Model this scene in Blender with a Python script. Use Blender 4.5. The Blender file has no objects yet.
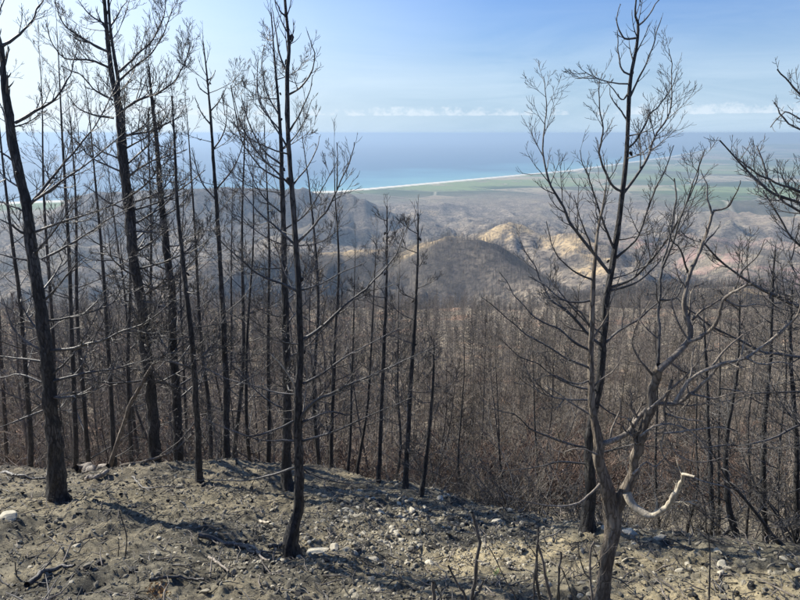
import bpy, math, random
import numpy as np
from mathutils import Vector
rad = math.radians
SC = bpy.context.scene
COL = SC.collection
rng = np.random.default_rng(7)
random.seed(7)

# ------------------------------------------------------------------ camera, sky, sun, exposure
F = 604.0
PITCH = rad(15.45)
cd = bpy.data.cameras.new('camera'); cam = bpy.data.objects.new('camera', cd); COL.objects.link(cam)
cd.sensor_width = 36.0; cd.lens = F / 800 * 36.0
cd.clip_start = 0.05; cd.clip_end = 200000
cam.rotation_euler = (rad(90) - PITCH, 0, 0)
SC.camera = cam
SUN_EL, SUN_AZ = 32.0, -57.0      # azimuth from the view direction, negative = left
sd = bpy.data.lights.new('sun', 'SUN'); sun = bpy.data.objects.new('sun', sd); COL.objects.link(sun)
sd.energy = 5.0; sd.angle = rad(0.53); sd.color = (1.0, 0.93, 0.80)
az, el = rad(SUN_AZ), rad(SUN_EL)
sdir = Vector((math.sin(az) * math.cos(el), math.cos(az) * math.cos(el), math.sin(el)))
sun.rotation_euler = sdir.to_track_quat('Z', 'Y').to_euler()
sun.location = (-30, 30, 40)
W = bpy.data.worlds.new('World'); SC.world = W; W.use_nodes = True
SC.view_settings.view_transform = 'Standard'; SC.view_settings.look = 'None'
SC.view_settings.exposure = 0.84; SC.view_settings.gamma = 1.0
SC.cycles.use_denoising = True
SC.cycles.max_bounces = 6; SC.cycles.diffuse_bounces = 3
SC.cycles.volume_bounces = 1
HAZE_DENSITY = 0.00014


def nt(tree):
    N = tree.nodes; L = tree.links
    def node(kind, **kw):
        n = N.new(kind)
        for k, v in kw.items():
            if k.startswith('i_'):
                key = k[2:]
                n.inputs[int(key) if key.isdigit() else key.replace('_', ' ')].default_value = v
            else:
                setattr(n, k, v)
        return n
    return N, L, node


def ramp(node, L, src, stops, interp='LINEAR'):
    r = node('ShaderNodeValToRGB'); r.color_ramp.interpolation = interp
    e = r.color_ramp.elements
    while len(e) > 1: e.remove(e[-1])
    e[0].position = stops[0][0]; e[0].color = (*stops[0][1], 1) if hasattr(stops[0][1], '__len__') else (stops[0][1],) * 3 + (1,)
    for p, c in stops[1:]:
        q = e.new(p); q.color = (*c, 1) if hasattr(c, '__len__') else (c, c, c, 1)
    L.new(src, r.inputs[0])
    return r.outputs[0]


def mathn(node, L, op, a, b=None, c=None, clamp=False):
    m = node('ShaderNodeMath', operation=op); m.use_clamp = clamp
    for i, v in enumerate((a, b, c)):
        if v is None: continue
        if isinstance(v, (int, float)): m.inputs[i].default_value = v
        else: L.new(v, m.inputs[i])
    return m.outputs[0]


def mixc(node, L, f, a, b, mode='MIX'):
    m = node('ShaderNodeMix', data_type='RGBA', blend_type=mode)
    for idx, v in ((0, f), (6, a), (7, b)):
        if isinstance(v, (int, float)): m.inputs[idx].default_value = v
        elif isinstance(v, tuple): m.inputs[idx].default_value = (*v, 1)
        else: L.new(v, m.inputs[idx])
    return m.outputs[2]


def build_world():
    N, L, node = nt(W.node_tree); N.clear()
    out = node('ShaderNodeOutputWorld'); bg = node('ShaderNodeBackground'); bg.inputs[1].default_value = 0.092
    sky = node('ShaderNodeTexSky', sky_type='NISHITA'); sky.sun_disc = False
    sky.sun_elevation = rad(SUN_EL); sky.sun_rotation = rad(SUN_AZ); sky.altitude = 300
    sky.air_density = 1.0; sky.dust_density = 2.2; sky.ozone_density = 2.2
    tc = node('ShaderNodeTexCoord'); sep = node('ShaderNodeSeparateXYZ'); L.new(tc.outputs['Generated'], sep.inputs[0])
    z = sep.outputs[2]
    base = mixc(node, L, 1.0, sky.outputs[0], (0.47, 0.68, 1.03), 'MULTIPLY')
    low = ramp(node, L, z, [(0.0, 0.92), (0.06, 0.75), (0.15, 0.22), (0.24, 0.0)])
    base = mixc(node, L, low, base, (3.1, 4.25, 5.4))
    # thin high veil, thicker low and towards the sun
    mp = node('ShaderNodeMapping'); mp.inputs['Scale'].default_value = (1.0, 1.0, 6.0); L.new(tc.outputs['Generated'], mp.inputs[0])
    n1 = node('ShaderNodeTexNoise', i_Scale=3.2, i_Detail=7.0, i_Roughness=0.62, i_Distortion=0.6); L.new(mp.outputs[0], n1.inputs['Vector'])
    veil = ramp(node, L, n1.outputs[0], [(0.38, 0.0), (0.72, 1.0)])
    band = ramp(node, L, z, [(0.0, 0.45), (0.05, 0.6), (0.12, 0.3), (0.2, 0.04), (0.5, 0.0)])
    veilm = mathn(node, L, 'MULTIPLY', veil, band)
    c1 = mixc(node, L, mathn(node, L, 'MULTIPLY', veilm, 0.55), base, (5.8, 6.7, 7.4))
    # milky air towards the sun
    sx_ = node('ShaderNodeVectorMath', operation='DOT_PRODUCT'); L.new(tc.outputs['Generated'], sx_.inputs[0]); sx_.inputs[1].default_value = (math.sin(rad(SUN_AZ)), math.cos(rad(SUN_AZ)), 0.12)
    glow = ramp(node, L, sx_.outputs['Value'], [(0.45, 0.0), (0.72, 0.32), (0.9, 0.75), (1.0, 0.95)])
    gz = ramp(node, L, z, [(0.0, 1.0), (0.16, 0.9), (0.45, 0.15), (0.8, 0.0)])
    c1 = mixc(node, L, mathn(node, L, 'MULTIPLY', glow, gz), c1, (6.2, 6.9, 7.4))
    # small cumulus bank low over the sea
    mp2 = node('ShaderNodeMapping'); mp2.inputs['Scale'].default_value = (1.0, 1.0, 1.3); L.new(tc.outputs['Generated'], mp2.inputs[0])
    n2 = node('ShaderNodeTexNoise', i_Scale=44.0, i_Detail=8.0, i_Roughness=0.68); L.new(mp2.outputs[0], n2.inputs['Vector'])
    n3 = node('ShaderNodeTexNoise', i_Scale=3.1, i_Detail=3.0); L.new(tc.outputs['Generated'], n3.inputs['Vector'])
    prof = ramp(node, L, z, [(0.0, 0.0), (0.022, 0.0), (0.027, 0.66), (0.038, 0.50), (0.053, 0.0)])
    s = mathn(node, L, 'ADD', n2.outputs[0], prof)
    s = mathn(node, L, 'ADD', s, mathn(node, L, 'MULTIPLY', n3.outputs[0], 0.9))
    cm = ramp(node, L, s, [(0.0, 0.0), (1.13, 0.0), (1.22, 1.0)])
    # ramp input is clamped to 1, so rescale
    s2 = mathn(node, L, 'MULTIPLY', s, 0.6)
    cm = ramp(node, L, s2, [(0.0, 0.0), (0.885, 0.0), (0.985, 1.0)])
    c2 = mixc(node, L, mathn(node, L, 'MULTIPLY', cm, 0.5), c1, (5.6, 6.1, 6.6))
    L.new(c2, bg.inputs[0]); L.new(bg.outputs[0], out.inputs[0])
build_world()

# ------------------------------------------------------------------ geometry helpers
CP, SP = math.cos(PITCH), math.sin(PITCH)
def at(px, py, Y):
    u = (px - 400) / F; v = (300 - py) / F
    d = np.array([u, CP + v * SP, -SP + v * CP])
    return d * (Y / d[1])
def depth_of(p): return p[1] * CP - p[2] * SP

def _h(ix, iy, s):
    n = (ix.astype(np.int64) * 374761393 + iy.astype(np.int64) * 668265263 + s * 1442695041) & 0xFFFFFFFF
    n = ((n ^ (n >> 13)) * 1274126177) & 0xFFFFFFFF
    n = (n ^ (n >> 16)) & 0xFFFFFFFF
    n = (n * 2246822519) & 0xFFFFFFFF
    return ((n ^ (n >> 15)) & 0xFFFFFF) / float(0xFFFFFF)
def vnoise(x, y, s=0):
    x = np.asarray(x, float); y = np.asarray(y, float)
    ix = np.floor(x); iy = np.floor(y); fx = x - ix; fy = y - iy
    fx = fx * fx * fx * (fx * (fx * 6 - 15) + 10); fy = fy * fy * fy * (fy * (fy * 6 - 15) + 10)
    a = _h(ix, iy, s); b = _h(ix + 1, iy, s); c = _h(ix, iy + 1, s); d = _h(ix + 1, iy + 1, s)
    return (a + (b - a) * fx) * (1 - fy) + (c + (d - c) * fx) * fy
def fbm(x, y, o=4, s=0, g=0.5):
    t = 0; A = 1; n = 0
    for i in range(o):
        t = t + A * (vnoise(x, y, s + i) * 2 - 1); n += A; A *= g; x = np.asarray(x) * 2.03 + 17.1; y = np.asarray(y) * 2.03 - 9.3
    return t / n
def ridged(x, y, o=4, s=0):
    t = 0; A = 1; n = 0
    for i in range(o):
        t = t + A * (1 - np.abs(vnoise(x, y, s + i) * 2 - 1) * 1.0); n += A; A *= 0.5; x = np.asarray(x) * 2.1 + 3.7; y = np.asarray(y) * 2.1 + 1.3
    return t / n
def sst(t):
    t = np.clip(t, 0, 1); return t * t * (3 - 2 * t)

# ------------------------------------------------------------------ terrain
SEA = -350.0
PY_ = np.array([-4000, -50, -5, 0, 8, 10, 14, 20, 40, 80, 150, 250, 330, 450, 600, 800, 1100, 1500, 2000, 2800, 3600, 4200, 1e6])
PZ_ = np.array([-700, -8, 0.2, -1.5, -4.86, -5.8, -8.3, -12.4, -23.6, -36.5, -53, -73, -108, -168, -212, -236, -262, -288, -306, -324, -337, -346, -346])
EX = np.array([-30, -7, -1.6, 0.6, 1.6, 2.6, 3.4, 30]); EY = np.array([10, 9.3, 8.6, 6.9, 5.6, 4.8, 4.5, 4.0])
SHX = np.array([-40000, -6000, -2200, -370, 1640, 4200, 6800, 12000, 40000]); SHY = np.array([-8000, 2400, 3200, 3900, 6070, 9700, 13800, 24000, 90000])
def U(px, py, Y): return at(px, py, Y)
RIDGES = [
    (([200, 262, 800], [290, 252, 900], [395, 249, 900], [430, 241, 880], [455, 233, 860], [476, 237, 840], [510, 262, 760], [560, 292, 640]), 0.66, 26),
    (([478, 240, 1240], [510, 223, 1230], [545, 236, 1180], [575, 232, 1150], [600, 243, 1060], [622, 268, 900], [640, 285, 760]), 0.42, 20),
    (([100, 190, 2000], [250, 187, 2150], [345, 192, 2250], [372, 206, 2150], [398, 226, 1950], [425, 243, 1700]), 0.34, 42),
    (([640, 228, 1900], [690, 233, 1700], [735, 250, 1350], [800, 262, 1150], [900, 280, 900]), 0.4, 50),
    (([430, 206, 3000], [520, 203, 2900], [600, 205, 2700], [660, 200, 2900]), 0.16, 22),
    (([660, 290, 420], [740, 288, 400], [820, 294, 390], [1000, 310, 360]), 0.42, 5),
]
RIDGEW = [([U(*p) for p in pts], sl, am) for pts, sl, am in RIDGES]
def seg_height(X, Y, pts, slope):
    best = np.full(X.shape, -1e9)
    for a, b in zip(pts[:-1], pts[1:]):
        dx, dy = b[0] - a[0], b[1] - a[1]; L2 = dx * dx + dy * dy
        t = np.clip(((X - a[0]) * dx + (Y - a[1]) * dy) / L2, 0, 1)
        dist = np.hypot(X - a[0] - t * dx, Y - a[1] - t * dy)
        zc = a[2] + t * (b[2] - a[2])
        best = np.maximum(best, zc - slope * (np.sqrt(dist ** 2 + 400) - 20))
    return best
def height(X, Y, fine=True):
    X = np.asarray(X, float); Y = np.asarray(Y, float)
    z = np.interp(Y, PY_, PZ_)
    e = np.interp(X, EX, EY)
    bank = 1.15 * sst((Y - e + 0.25) / 2.6)
    z = z - bank * (1 - sst((Y - 20) / 60))
    R = np.hypot(X, Y)
    # near relief
    near = 1 - sst((R - 9) / 6)
    z = z + fbm(X * 0.45 + 3, Y * 0.45, 3, 5) * 0.16 * sst((R - 0.5) / 3)
    z = z + 0.16 * np.exp(-(((X + 3.6) / 0.9) ** 2 + ((Y - 8.3) / 0.6) ** 2))
    z = z - 0.07 * np.exp(-((X - 1.2) / 1.2) ** 2) * (1 - sst((R - 8) / 3))
    if fine:
        z = z + near * (fbm(X * 2.2, Y * 2.2, 3, 15) * 0.085 + fbm(X * 7, Y * 7, 3, 25) * 0.034 + np.maximum(0, fbm(X * 17, Y * 17, 3, 35)) * 0.045)
    z = z + fbm(X / 14, Y / 14, 3, 45) * 1.3 * sst((R - 14) / 40)
    mid = sst((R - 330) / 300)
    z = z + mid * ((ridged(X / 420 + 5, Y / 420, 5, 55) - 0.72) * 150 * sst((Y - 600) / 500) + fbm(X / 120, Y / 120, 4, 58) * 12) * (1 - 0.95 * sst((Y - 2000) / 1500))
    m = z
    for i, (pts, sl, am) in enumerate(RIDGEW):
        h = seg_height(X, Y, pts, sl)
        sel = h > -360
        q = pts[1][1]; sc = 0.11 * q
        gul = (ridged(X / sc + i * 9, Y / sc, 6, 65 + i) - 0.78) * am * 1.5 + (ridged(X / 48 + i, Y / 48, 4, 68) - 0.75) * (26 if q > 800 else 8)
        fall = sst((h - z + 30) / 60)
        h = h + gul * np.clip((pts[1][2] - h) / 40 + 0.35, 0.25, 1.0)
        k = 10.0
        m = np.where(sel, m + k * np.logaddexp(0, (h - m) / k), m)
    z = m
    # shore
    sh = np.interp(X, SHX, SHY)
    d = (sh - Y) / 1.45
    coast = SEA - 1 + np.clip(d, -3000, 1e9) * 0.035
    coast = np.minimum(coast, SEA + 3 + np.clip(d, 0, 1e9) * 0.008 + 3 * fbm(X / 900, Y / 900, 3, 91))
    z = np.where(Y > 1200, np.where(d < 900, np.minimum(z, np.maximum(coast, SEA - 40)), np.maximum(z, SEA + 4)), np.maximum(z, SEA + 4))
    z = np.where(Y > 7000, np.minimum(z, np.maximum(SEA + 4 + 45 * sst((X - 3000) / 5000) * (1 + fbm(X / 1500, Y / 1500, 3, 77)), SEA) if True else z), z)
    z = np.where(d < 0, np.minimum(z, SEA - 3), z)
    z = np.where(d > 30, np.maximum(z, SEA + 1.5), z)
    # far cape hills at right
    cape = 130 * np.exp(-(((X - 9800) / 3400) ** 2 + ((Y - 13800) / 1500) ** 2)) * (1 + 0.25 * fbm(X / 900, Y / 900, 3, 83))
    z = np.where(d > 0, z + cape * sst(d / 1500), z)
    return z
def hz(x, y): return float(height(np.array([x]), np.array([y]))[0])

def mesh_obj(name, verts, faces, mat, parent=None, loc=None, smooth=True, link=True):
    me = bpy.data.meshes.new(name)
    verts = np.asarray(verts, np.float32)
    me.vertices.add(len(verts)); me.vertices.foreach_set('co', verts.ravel())
    if isinstance(faces, np.ndarray):
        k = faces.shape[1]; nf = len(faces)
        me.loops.add(nf * k); me.loops.foreach_set('vertex_index', faces.ravel().astype(np.int32))
        me.polygons.add(nf); me.polygons.foreach_set('loop_start', np.arange(0, nf * k, k, dtype=np.int32))
        me.update(calc_edges=True)
    else:
        me.from_pydata(verts.tolist(), [], faces) if False else None
    me.polygons.foreach_set('use_smooth', np.full(len(me.polygons), smooth))
    if mat: me.materials.append(mat)
    o = bpy.data.objects.new(name, me)
    if link: COL.objects.link(o)
    if parent: o.parent = parent
    if loc is not None: o.location = loc
    return o

def tag(o, label=None, cat=None, group=None, kind=None):
    if label: o['label'] = label
    if cat: o['category'] = cat
    if group: o['group'] = group
    if kind: o['kind'] = kind
    return o

def polar(name, rs, angs, mat, fine, dz=0.0):
    A, R = np.meshgrid(angs, rs)
    X = R * np.sin(A); Y = R * np.cos(A)
    Z = height(X, Y, fine) + dz
    n, m = X.shape
    V = np.stack([X, Y, Z], -1).reshape(-1, 3)
    i = np.arange(n - 1)[:, None] * m + np.arange(m - 1)[None, :]
    Fq = np.stack([i, i + 1, i + m + 1, i + m], -1).reshape(-1, 4)[:, ::-1]
    o = mesh_obj(name, V, Fq, mat)
    return o, V

# ---- ray to terrain
def hit(px, py, y0=1.0, y1=30000):
    Ys = np.geomspace(y0, y1, 3000)
    d = at(px, py, 1.0)
    P = d[None, :] * Ys[:, None]
    H = height(P[:, 0], P[:, 1], False)
    k = np.argmax(P[:, 2] < H)
    if P[k, 2] < H[k]: return P[k]
    return hit(px, py + 3, y0, y1) if py < 620 else None

# ------------------------------------------------------------------ materials
def newmat(name):
    m = bpy.data.materials.new(name); m.use_nodes = True
    N, L, node = nt(m.node_tree); N.clear()
    out = node('ShaderNodeOutputMaterial'); b = node('ShaderNodeBsdfPrincipled'); L.new(b.outputs[0], out.inputs[0])
    return m, N, L, node, b, out

def bark_mat(name, dark, light, spec=0.5, rough=0.62, scale=1.0, fleck=0.5, bump=0.6, wood=None, vary=0.0):
    m, N, L, node, b, out = newmat(name)
    tc = node('ShaderNodeTexCoord')
    mp = node('ShaderNodeMapping'); mp.inputs['Scale'].default_value = (scale, scale, scale * 0.28); L.new(tc.outputs['Object'], mp.inputs[0])
    v = node('ShaderNodeTexVoronoi', i_Scale=38.0, i_Randomness=1.0); v.feature = 'DISTANCE_TO_EDGE'
    nn = node('ShaderNodeTexNoise', i_Scale=22.0, i_Detail=6.0, i_Roughness=0.65); L.new(mp.outputs[0], nn.inputs['Vector'])
    wv = node('ShaderNodeMix', data_type='VECTOR'); wv.inputs[0].default_value = 0.06
    L.new(mp.outputs[0], wv.inputs[4]); L.new(nn.outputs[1], wv.inputs[5]); L.new(wv.outputs[1], v.inputs['Vector'])
    cr = ramp(node, L, v.outputs['Distance'], [(0.0, 0.0), (0.16, 1.0)])
    f = mathn(node, L, 'MULTIPLY', cr, nn.outputs[0])
    n2 = node('ShaderNodeTexNoise', i_Scale=3.0 * scale, i_Detail=4.0); L.new(tc.outputs['Object'], n2.inputs['Vector'])
    patch = ramp(node, L, n2.outputs[0], [(0.42, 0.0), (0.62, 1.0)])
    c = mixc(node, L, mathn(node, L, 'MULTIPLY', f, 1.3, clamp=True), tuple(x * 0.55 for x in dark), dark)
    c = mixc(node, L, mathn(node, L, 'MULTIPLY', mathn(node, L, 'MULTIPLY', patch, f), fleck), c, light)
    if wood:
        n4 = node('ShaderNodeTexNoise', i_Scale=6.0, i_Detail=3.0); L.new(mp.outputs[0], n4.inputs['Vector'])
        c = mixc(node, L, ramp(node, L, n4.outputs[0], [(0.6, 0.0), (0.66, 1.0)]), c, wood)
    if vary:
        oi = node('ShaderNodeObjectInfo')
        vr = ramp(node, L, oi.outputs['Random'], [(0.0, 1.0 - vary), (0.4, 1.0 - vary * 0.4), (1.0, 1.15)])
        c = mixc(node, L, 1.0, c, vr, 'MULTIPLY')
    L.new(c, b.inputs['Base Color'])
    b.inputs['Roughness'].default_value = rough; b.inputs['Specular IOR Level'].default_value = spec
    bp = node('ShaderNodeBump'); bp.inputs['Strength'].default_value = bump; bp.inputs['Distance'].default_value = 0.012
    L.new(mathn(node, L, 'ADD', mathn(node, L, 'MULTIPLY', cr, 0.7), mathn(node, L, 'MULTIPLY', nn.outputs[0], 0.5)), bp.inputs['Height']); L.new(bp.outputs[0], b.inputs['Normal'])
    return m
M_char = bark_mat('charred_bark', (0.036, 0.036, 0.038), (0.16, 0.145, 0.13), fleck=1.0, bump=1.0)
M_branch = bark_mat('charred_branch_bark', (0.060, 0.057, 0.055), (0.27, 0.25, 0.23), fleck=1.0, scale=1.5, bump=0.3, rough=0.55)
M_pale = bark_mat('pale_scorched_bark', (0.17, 0.14, 0.11), (0.40, 0.35, 0.28), fleck=1.0, spec=0.3, rough=0.8)
M_palebr = bark_mat('pale_branch_bark', (0.20, 0.172, 0.145), (0.52, 0.46, 0.38), fleck=1.0, spec=0.3, rough=0.75, scale=1.4, bump=0.35)
M_bare = bark_mat('peeled_bare_wood', (0.50, 0.44, 0.34), (0.68, 0.62, 0.50), fleck=0.6, spec=0.3, rough=0.7, bump=0.2)
M_far = bark_mat('scorched_forest_bark', (0.25, 0.215, 0.18), (0.60, 0.52, 0.43), fleck=1.0, vary=0.75, spec=0.3, rough=0.8, bump=0.0)
M_fartrunk = bark_mat('scorched_forest_trunk', (0.10, 0.093, 0.088), (0.34, 0.31, 0.275), fleck=0.6, vary=0.6, spec=0.4, rough=0.7, bump=0.0)
M_cone = bark_mat('burnt_cone', (0.03, 0.027, 0.025), (0.06, 0.05, 0.045))
M_rust = bark_mat('rusty_dead_foliage', (0.22, 0.11, 0.06), (0.38, 0.22, 0.13), bump=0.0, rough=0.9, spec=0.1)

def stone_mat(name, c0, c1, c2):
    m, N, L, node, b, out = newmat(name)
    tc = node('ShaderNodeTexCoord'); oi = node('ShaderNodeObjectInfo')
    n = node('ShaderNodeTexNoise', i_Scale=9.0, i_Detail=8.0, i_Roughness=0.7); L.new(tc.outputs['Object'], n.inputs['Vector'])
    c = mixc(node, L, ramp(node, L, n.outputs[0], [(0.3, 0.0), (0.7, 1.0)]), c0, c1)
    c = mixc(node, L, mathn(node, L, 'MULTIPLY', oi.outputs['Random'], 0.85), c, c2)
    L.new(c, b.inputs['Base Color']); b.inputs['Roughness'].default_value = 0.85; b.inputs['Specular IOR Level'].default_value = 0.25
    bp = node('ShaderNodeBump'); bp.inputs['Strength'].default_value = 0.5; bp.inputs['Distance'].default_value = 0.01
    L.new(n.outputs[0], bp.inputs['Height']); L.new(bp.outputs[0], b.inputs['Normal'])
    return m
M_stone = stone_mat('limestone', (0.36, 0.335, 0.26), (0.68, 0.63, 0.50), (0.24, 0.22, 0.175))
M_pebble = stone_mat('pebbles', (0.20, 0.185, 0.14), (0.54, 0.49, 0.38), (0.05, 0.047, 0.04))

M_rubble = stone_mat('rubble', (0.30, 0.275, 0.21), (0.56, 0.51, 0.40), (0.18, 0.165, 0.13))
def ground_mat():
    m, N, L, node, b, out = newmat('ashy_soil')
    g = node('ShaderNodeNewGeometry'); P = g.outputs['Position']
    def noise(s, d=6.0, r=0.6): 
        n = node('ShaderNodeTexNoise', i_Scale=s, i_Detail=d, i_Roughness=r); L.new(P, n.inputs['Vector']); return n.outputs[0]
    n1, n2, n3, n4 = noise(0.9), noise(5.0, 8.0, 0.7), noise(26.0, 8.0, 0.75), noise(110.0, 4.0, 0.7)
    c = mixc(node, L, ramp(node, L, n2, [(0.42, 0.0), (0.56, 1.0)]), (0.070, 0.066, 0.054), (0.245, 0.222, 0.165))
    c = mixc(node, L, ramp(node, L, n1, [(0.46, 0.0), (0.62, 0.7)]), c, (0.33, 0.285, 0.195))
    c = mixc(node, L, ramp(node, L, noise(1.9, 7.0, 0.65), [(0.50, 0.0), (0.60, 0.72)]), c, (0.062, 0.060, 0.052))  # larger dark ash patches, also painted in place of missing tree shadows
    c = mixc(node, L, ramp(node, L, n3, [(0.5, 0.0), (0.68, 0.85)]), c, (0.045, 0.045, 0.042))
    c = mixc(node, L, ramp(node, L, n4, [(0.56, 0.0), (0.70, 0.8)]), c, (0.34, 0.33, 0.28))
    at_ = node('ShaderNodeAttribute', attribute_name='sand')
    sf = mathn(node, L, 'MULTIPLY', at_.outputs['Fac'], ramp(node, L, n3, [(0.3, 1.0), (0.62, 0.25)]), clamp=True)
    c = mixc(node, L, sf, c, (0.56, 0.47, 0.29))
    # reddish brown needle litter further down
    lt = node('ShaderNodeAttribute', attribute_name='litter')
    lf = mathn(node, L, 'MULTIPLY', lt.outputs['Fac'], ramp(node, L, n2, [(0.3, 0.35), (0.6, 1.0)]))
    c = mixc(node, L, lf, c, (0.30, 0.22, 0.165))
    L.new(c, b.inputs['Base Color']); b.inputs['Roughness'].default_value = 0.95; b.inputs['Specular IOR Level'].default_value = 0.1
    bp = node('ShaderNodeBump'); bp.inputs['Strength'].default_value = 0.9; bp.inputs['Distance'].default_value = 0.03
    L.new(mathn(node, L, 'ADD', n3, mathn(node, L, 'MULTIPLY', n4, 0.5)), bp.inputs['Height']); L.new(bp.outputs[0], b.inputs['Normal'])
    return m
M_ground = ground_mat()

def hills_mat():
    m, N, L, node, b, out = newmat('scorched_hills')
    g = node('ShaderNodeNewGeometry'); P = g.outputs['Position']
    def noise(s, d=6.0, r=0.6, dist=0.0):
        n = node('ShaderNodeTexNoise', i_Scale=s, i_Detail=d, i_Roughness=r, i_Distortion=dist); L.new(P, n.inputs['Vector']); return n.outputs[0]
    n1, n2, n3 = noise(0.0021, 7.0, 0.62), noise(0.018, 8.0, 0.7), noise(0.12, 6.0, 0.75)
    nn = noise(0.25, 8.0, 0.7)
    near = mixc(node, L, ramp(node, L, nn, [(0.35, 0.0), (0.65, 1.0)]), (0.17, 0.15, 0.12), (0.33, 0.28, 0.215))
    c = mixc(node, L, ramp(node, L, n2, [(0.35, 0.0), (0.62, 1.0)]), (0.15, 0.128, 0.108), (0.34, 0.285, 0.22))
    c = mixc(node, L, ramp(node, L, n3, [(0.48, 0.0), (0.56, 0.85)]), c, (0.05, 0.045, 0.042))
    c = mixc(node, L, ramp(node, L, noise(0.3, 5.0, 0.7), [(0.56, 0.0), (0.66, 0.5)]), c, (0.32, 0.28, 0.22))
    c = mixc(node, L, ramp(node, L, n1, [(0.52, 0.0), (0.66, 0.5)]), c, (0.30, 0.255, 0.17))
    near = mixc(node, L, ramp(node, L, noise(0.06, 4.0, 0.6), [(0.52, 0.0), (0.64, 0.8)]), near, (0.30, 0.195, 0.14))
    sepP = node('ShaderNodeSeparateXYZ'); L.new(P, sepP.inputs[0])
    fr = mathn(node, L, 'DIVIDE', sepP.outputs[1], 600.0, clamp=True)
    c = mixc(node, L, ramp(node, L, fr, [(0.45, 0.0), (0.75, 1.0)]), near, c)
    # farmland: elongated plots, each its own colour
    mp = node('ShaderNodeMapping'); mp.inputs['Scale'].default_value = (0.0019, 0.0024, 0.0); mp.inputs['Rotation'].default_value = (0, 0, 0.35); L.new(P, mp.inputs[0])
    vo = node('ShaderNodeTexVoronoi', i_Scale=1.0); L.new(mp.outputs[0], vo.inputs['Vector'])
    sv = node('ShaderNodeSeparateColor'); L.new(vo.outputs['Color'], sv.inputs[0])
    fc = ramp(node, L, sv.outputs[0], [(0.0, (0.11, 0.16, 0.07)), (0.25, (0.22, 0.28, 0.12)), (0.42, (0.42, 0.36, 0.24)), (0.6, (0.10, 0.10, 0.06)), (0.75, (0.46, 0.36, 0.24)), (0.9, (0.07, 0.10, 0.05))], 'CONSTANT')
    fc = mixc(node, L, ramp(node, L, noise(0.01, 6.0, 0.7), [(0.52, 0.0), (0.6, 0.75)]), fc, (0.07, 0.085, 0.05))
    fa = node('ShaderNodeAttribute', attribute_name='fields')
    ff = mathn(node, L, 'MULTIPLY', fa.outputs['Fac'], ramp(node, L, n1, [(0.36, 0.45), (0.5, 1.0)]), clamp=True)
    c = mixc(node, L, ff, c, fc)
    ve = node('ShaderNodeTexVoronoi', i_Scale=1.0); ve.feature = 'DISTANCE_TO_EDGE'; L.new(mp.outputs[0], ve.inputs['Vector'])
    c = mixc(node, L, mathn(node, L, 'MULTIPLY', ff, ramp(node, L, ve.outputs['Distance'], [(0.0, 0.9), (0.022, 0.0)])), c, (0.50, 0.45, 0.34))
    c = mixc(node, L, mathn(node, L, 'MULTIPLY', ff, ramp(node, L, ve.outputs['Distance'], [(0.02, 0.0), (0.03, 0.8), (0.06, 0.0)])), c, (0.04, 0.055, 0.03))
    ca = node('ShaderNodeAttribute', attribute_name='painted_shade')  # shade of ridge faces turned from the sun, painted into the base colour
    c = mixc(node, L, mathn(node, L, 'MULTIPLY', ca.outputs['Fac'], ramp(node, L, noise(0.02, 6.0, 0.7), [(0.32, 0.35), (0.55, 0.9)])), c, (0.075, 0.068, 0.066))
    ga = node('ShaderNodeAttribute', attribute_name='green')
    c = mixc(node, L, mathn(node, L, 'MULTIPLY', ga.outputs['Fac'], ramp(node, L, noise(0.006, 5.0, 0.6), [(0.38, 0.2), (0.5, 1.0)]), clamp=True), c, (0.22, 0.27, 0.11))
    pa = node('ShaderNodeAttribute', attribute_name='pink')
    c = mixc(node, L, mathn(node, L, 'MULTIPLY', pa.outputs['Fac'], ramp(node, L, n2, [(0.48, 0.0), (0.6, 0.6)]), clamp=True), c, (0.40, 0.24, 0.21))
    sa = node('ShaderNodeAttribute', attribute_name='sand')
    c = mixc(node, L, mathn(node, L, 'MULTIPLY', sa.outputs['Fac'], mathn(node, L, 'MULTIPLY', ramp(node, L, noise(0.035, 7.0, 0.7, 0.8), [(0.42, 0.0), (0.54, 1.0)]), ramp(node, L, n3, [(0.4, 1.0), (0.6, 0.35)])), clamp=True), c, (0.56, 0.42, 0.24))
    ba = node('ShaderNodeAttribute', attribute_name='beach')
    c = mixc(node, L, ba.outputs['Fac'], c, (0.78, 0.72, 0.60))
    L.new(c, b.inputs['Base Color']); b.inputs['Roughness'].default_value = 1.0; b.inputs['Specular IOR Level'].default_value = 0.0
    bp = node('ShaderNodeBump'); bp.inputs['Strength'].default_value = 0.7; bp.inputs['Distance'].default_value = 3.0
    L.new(mathn(node, L, 'ADD', n3, mathn(node, L, 'MULTIPLY', n2, 2.0)), bp.inputs['Height']); L.new(bp.outputs[0], b.inputs['Normal'])
    return m
M_hills = hills_mat()

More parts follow.
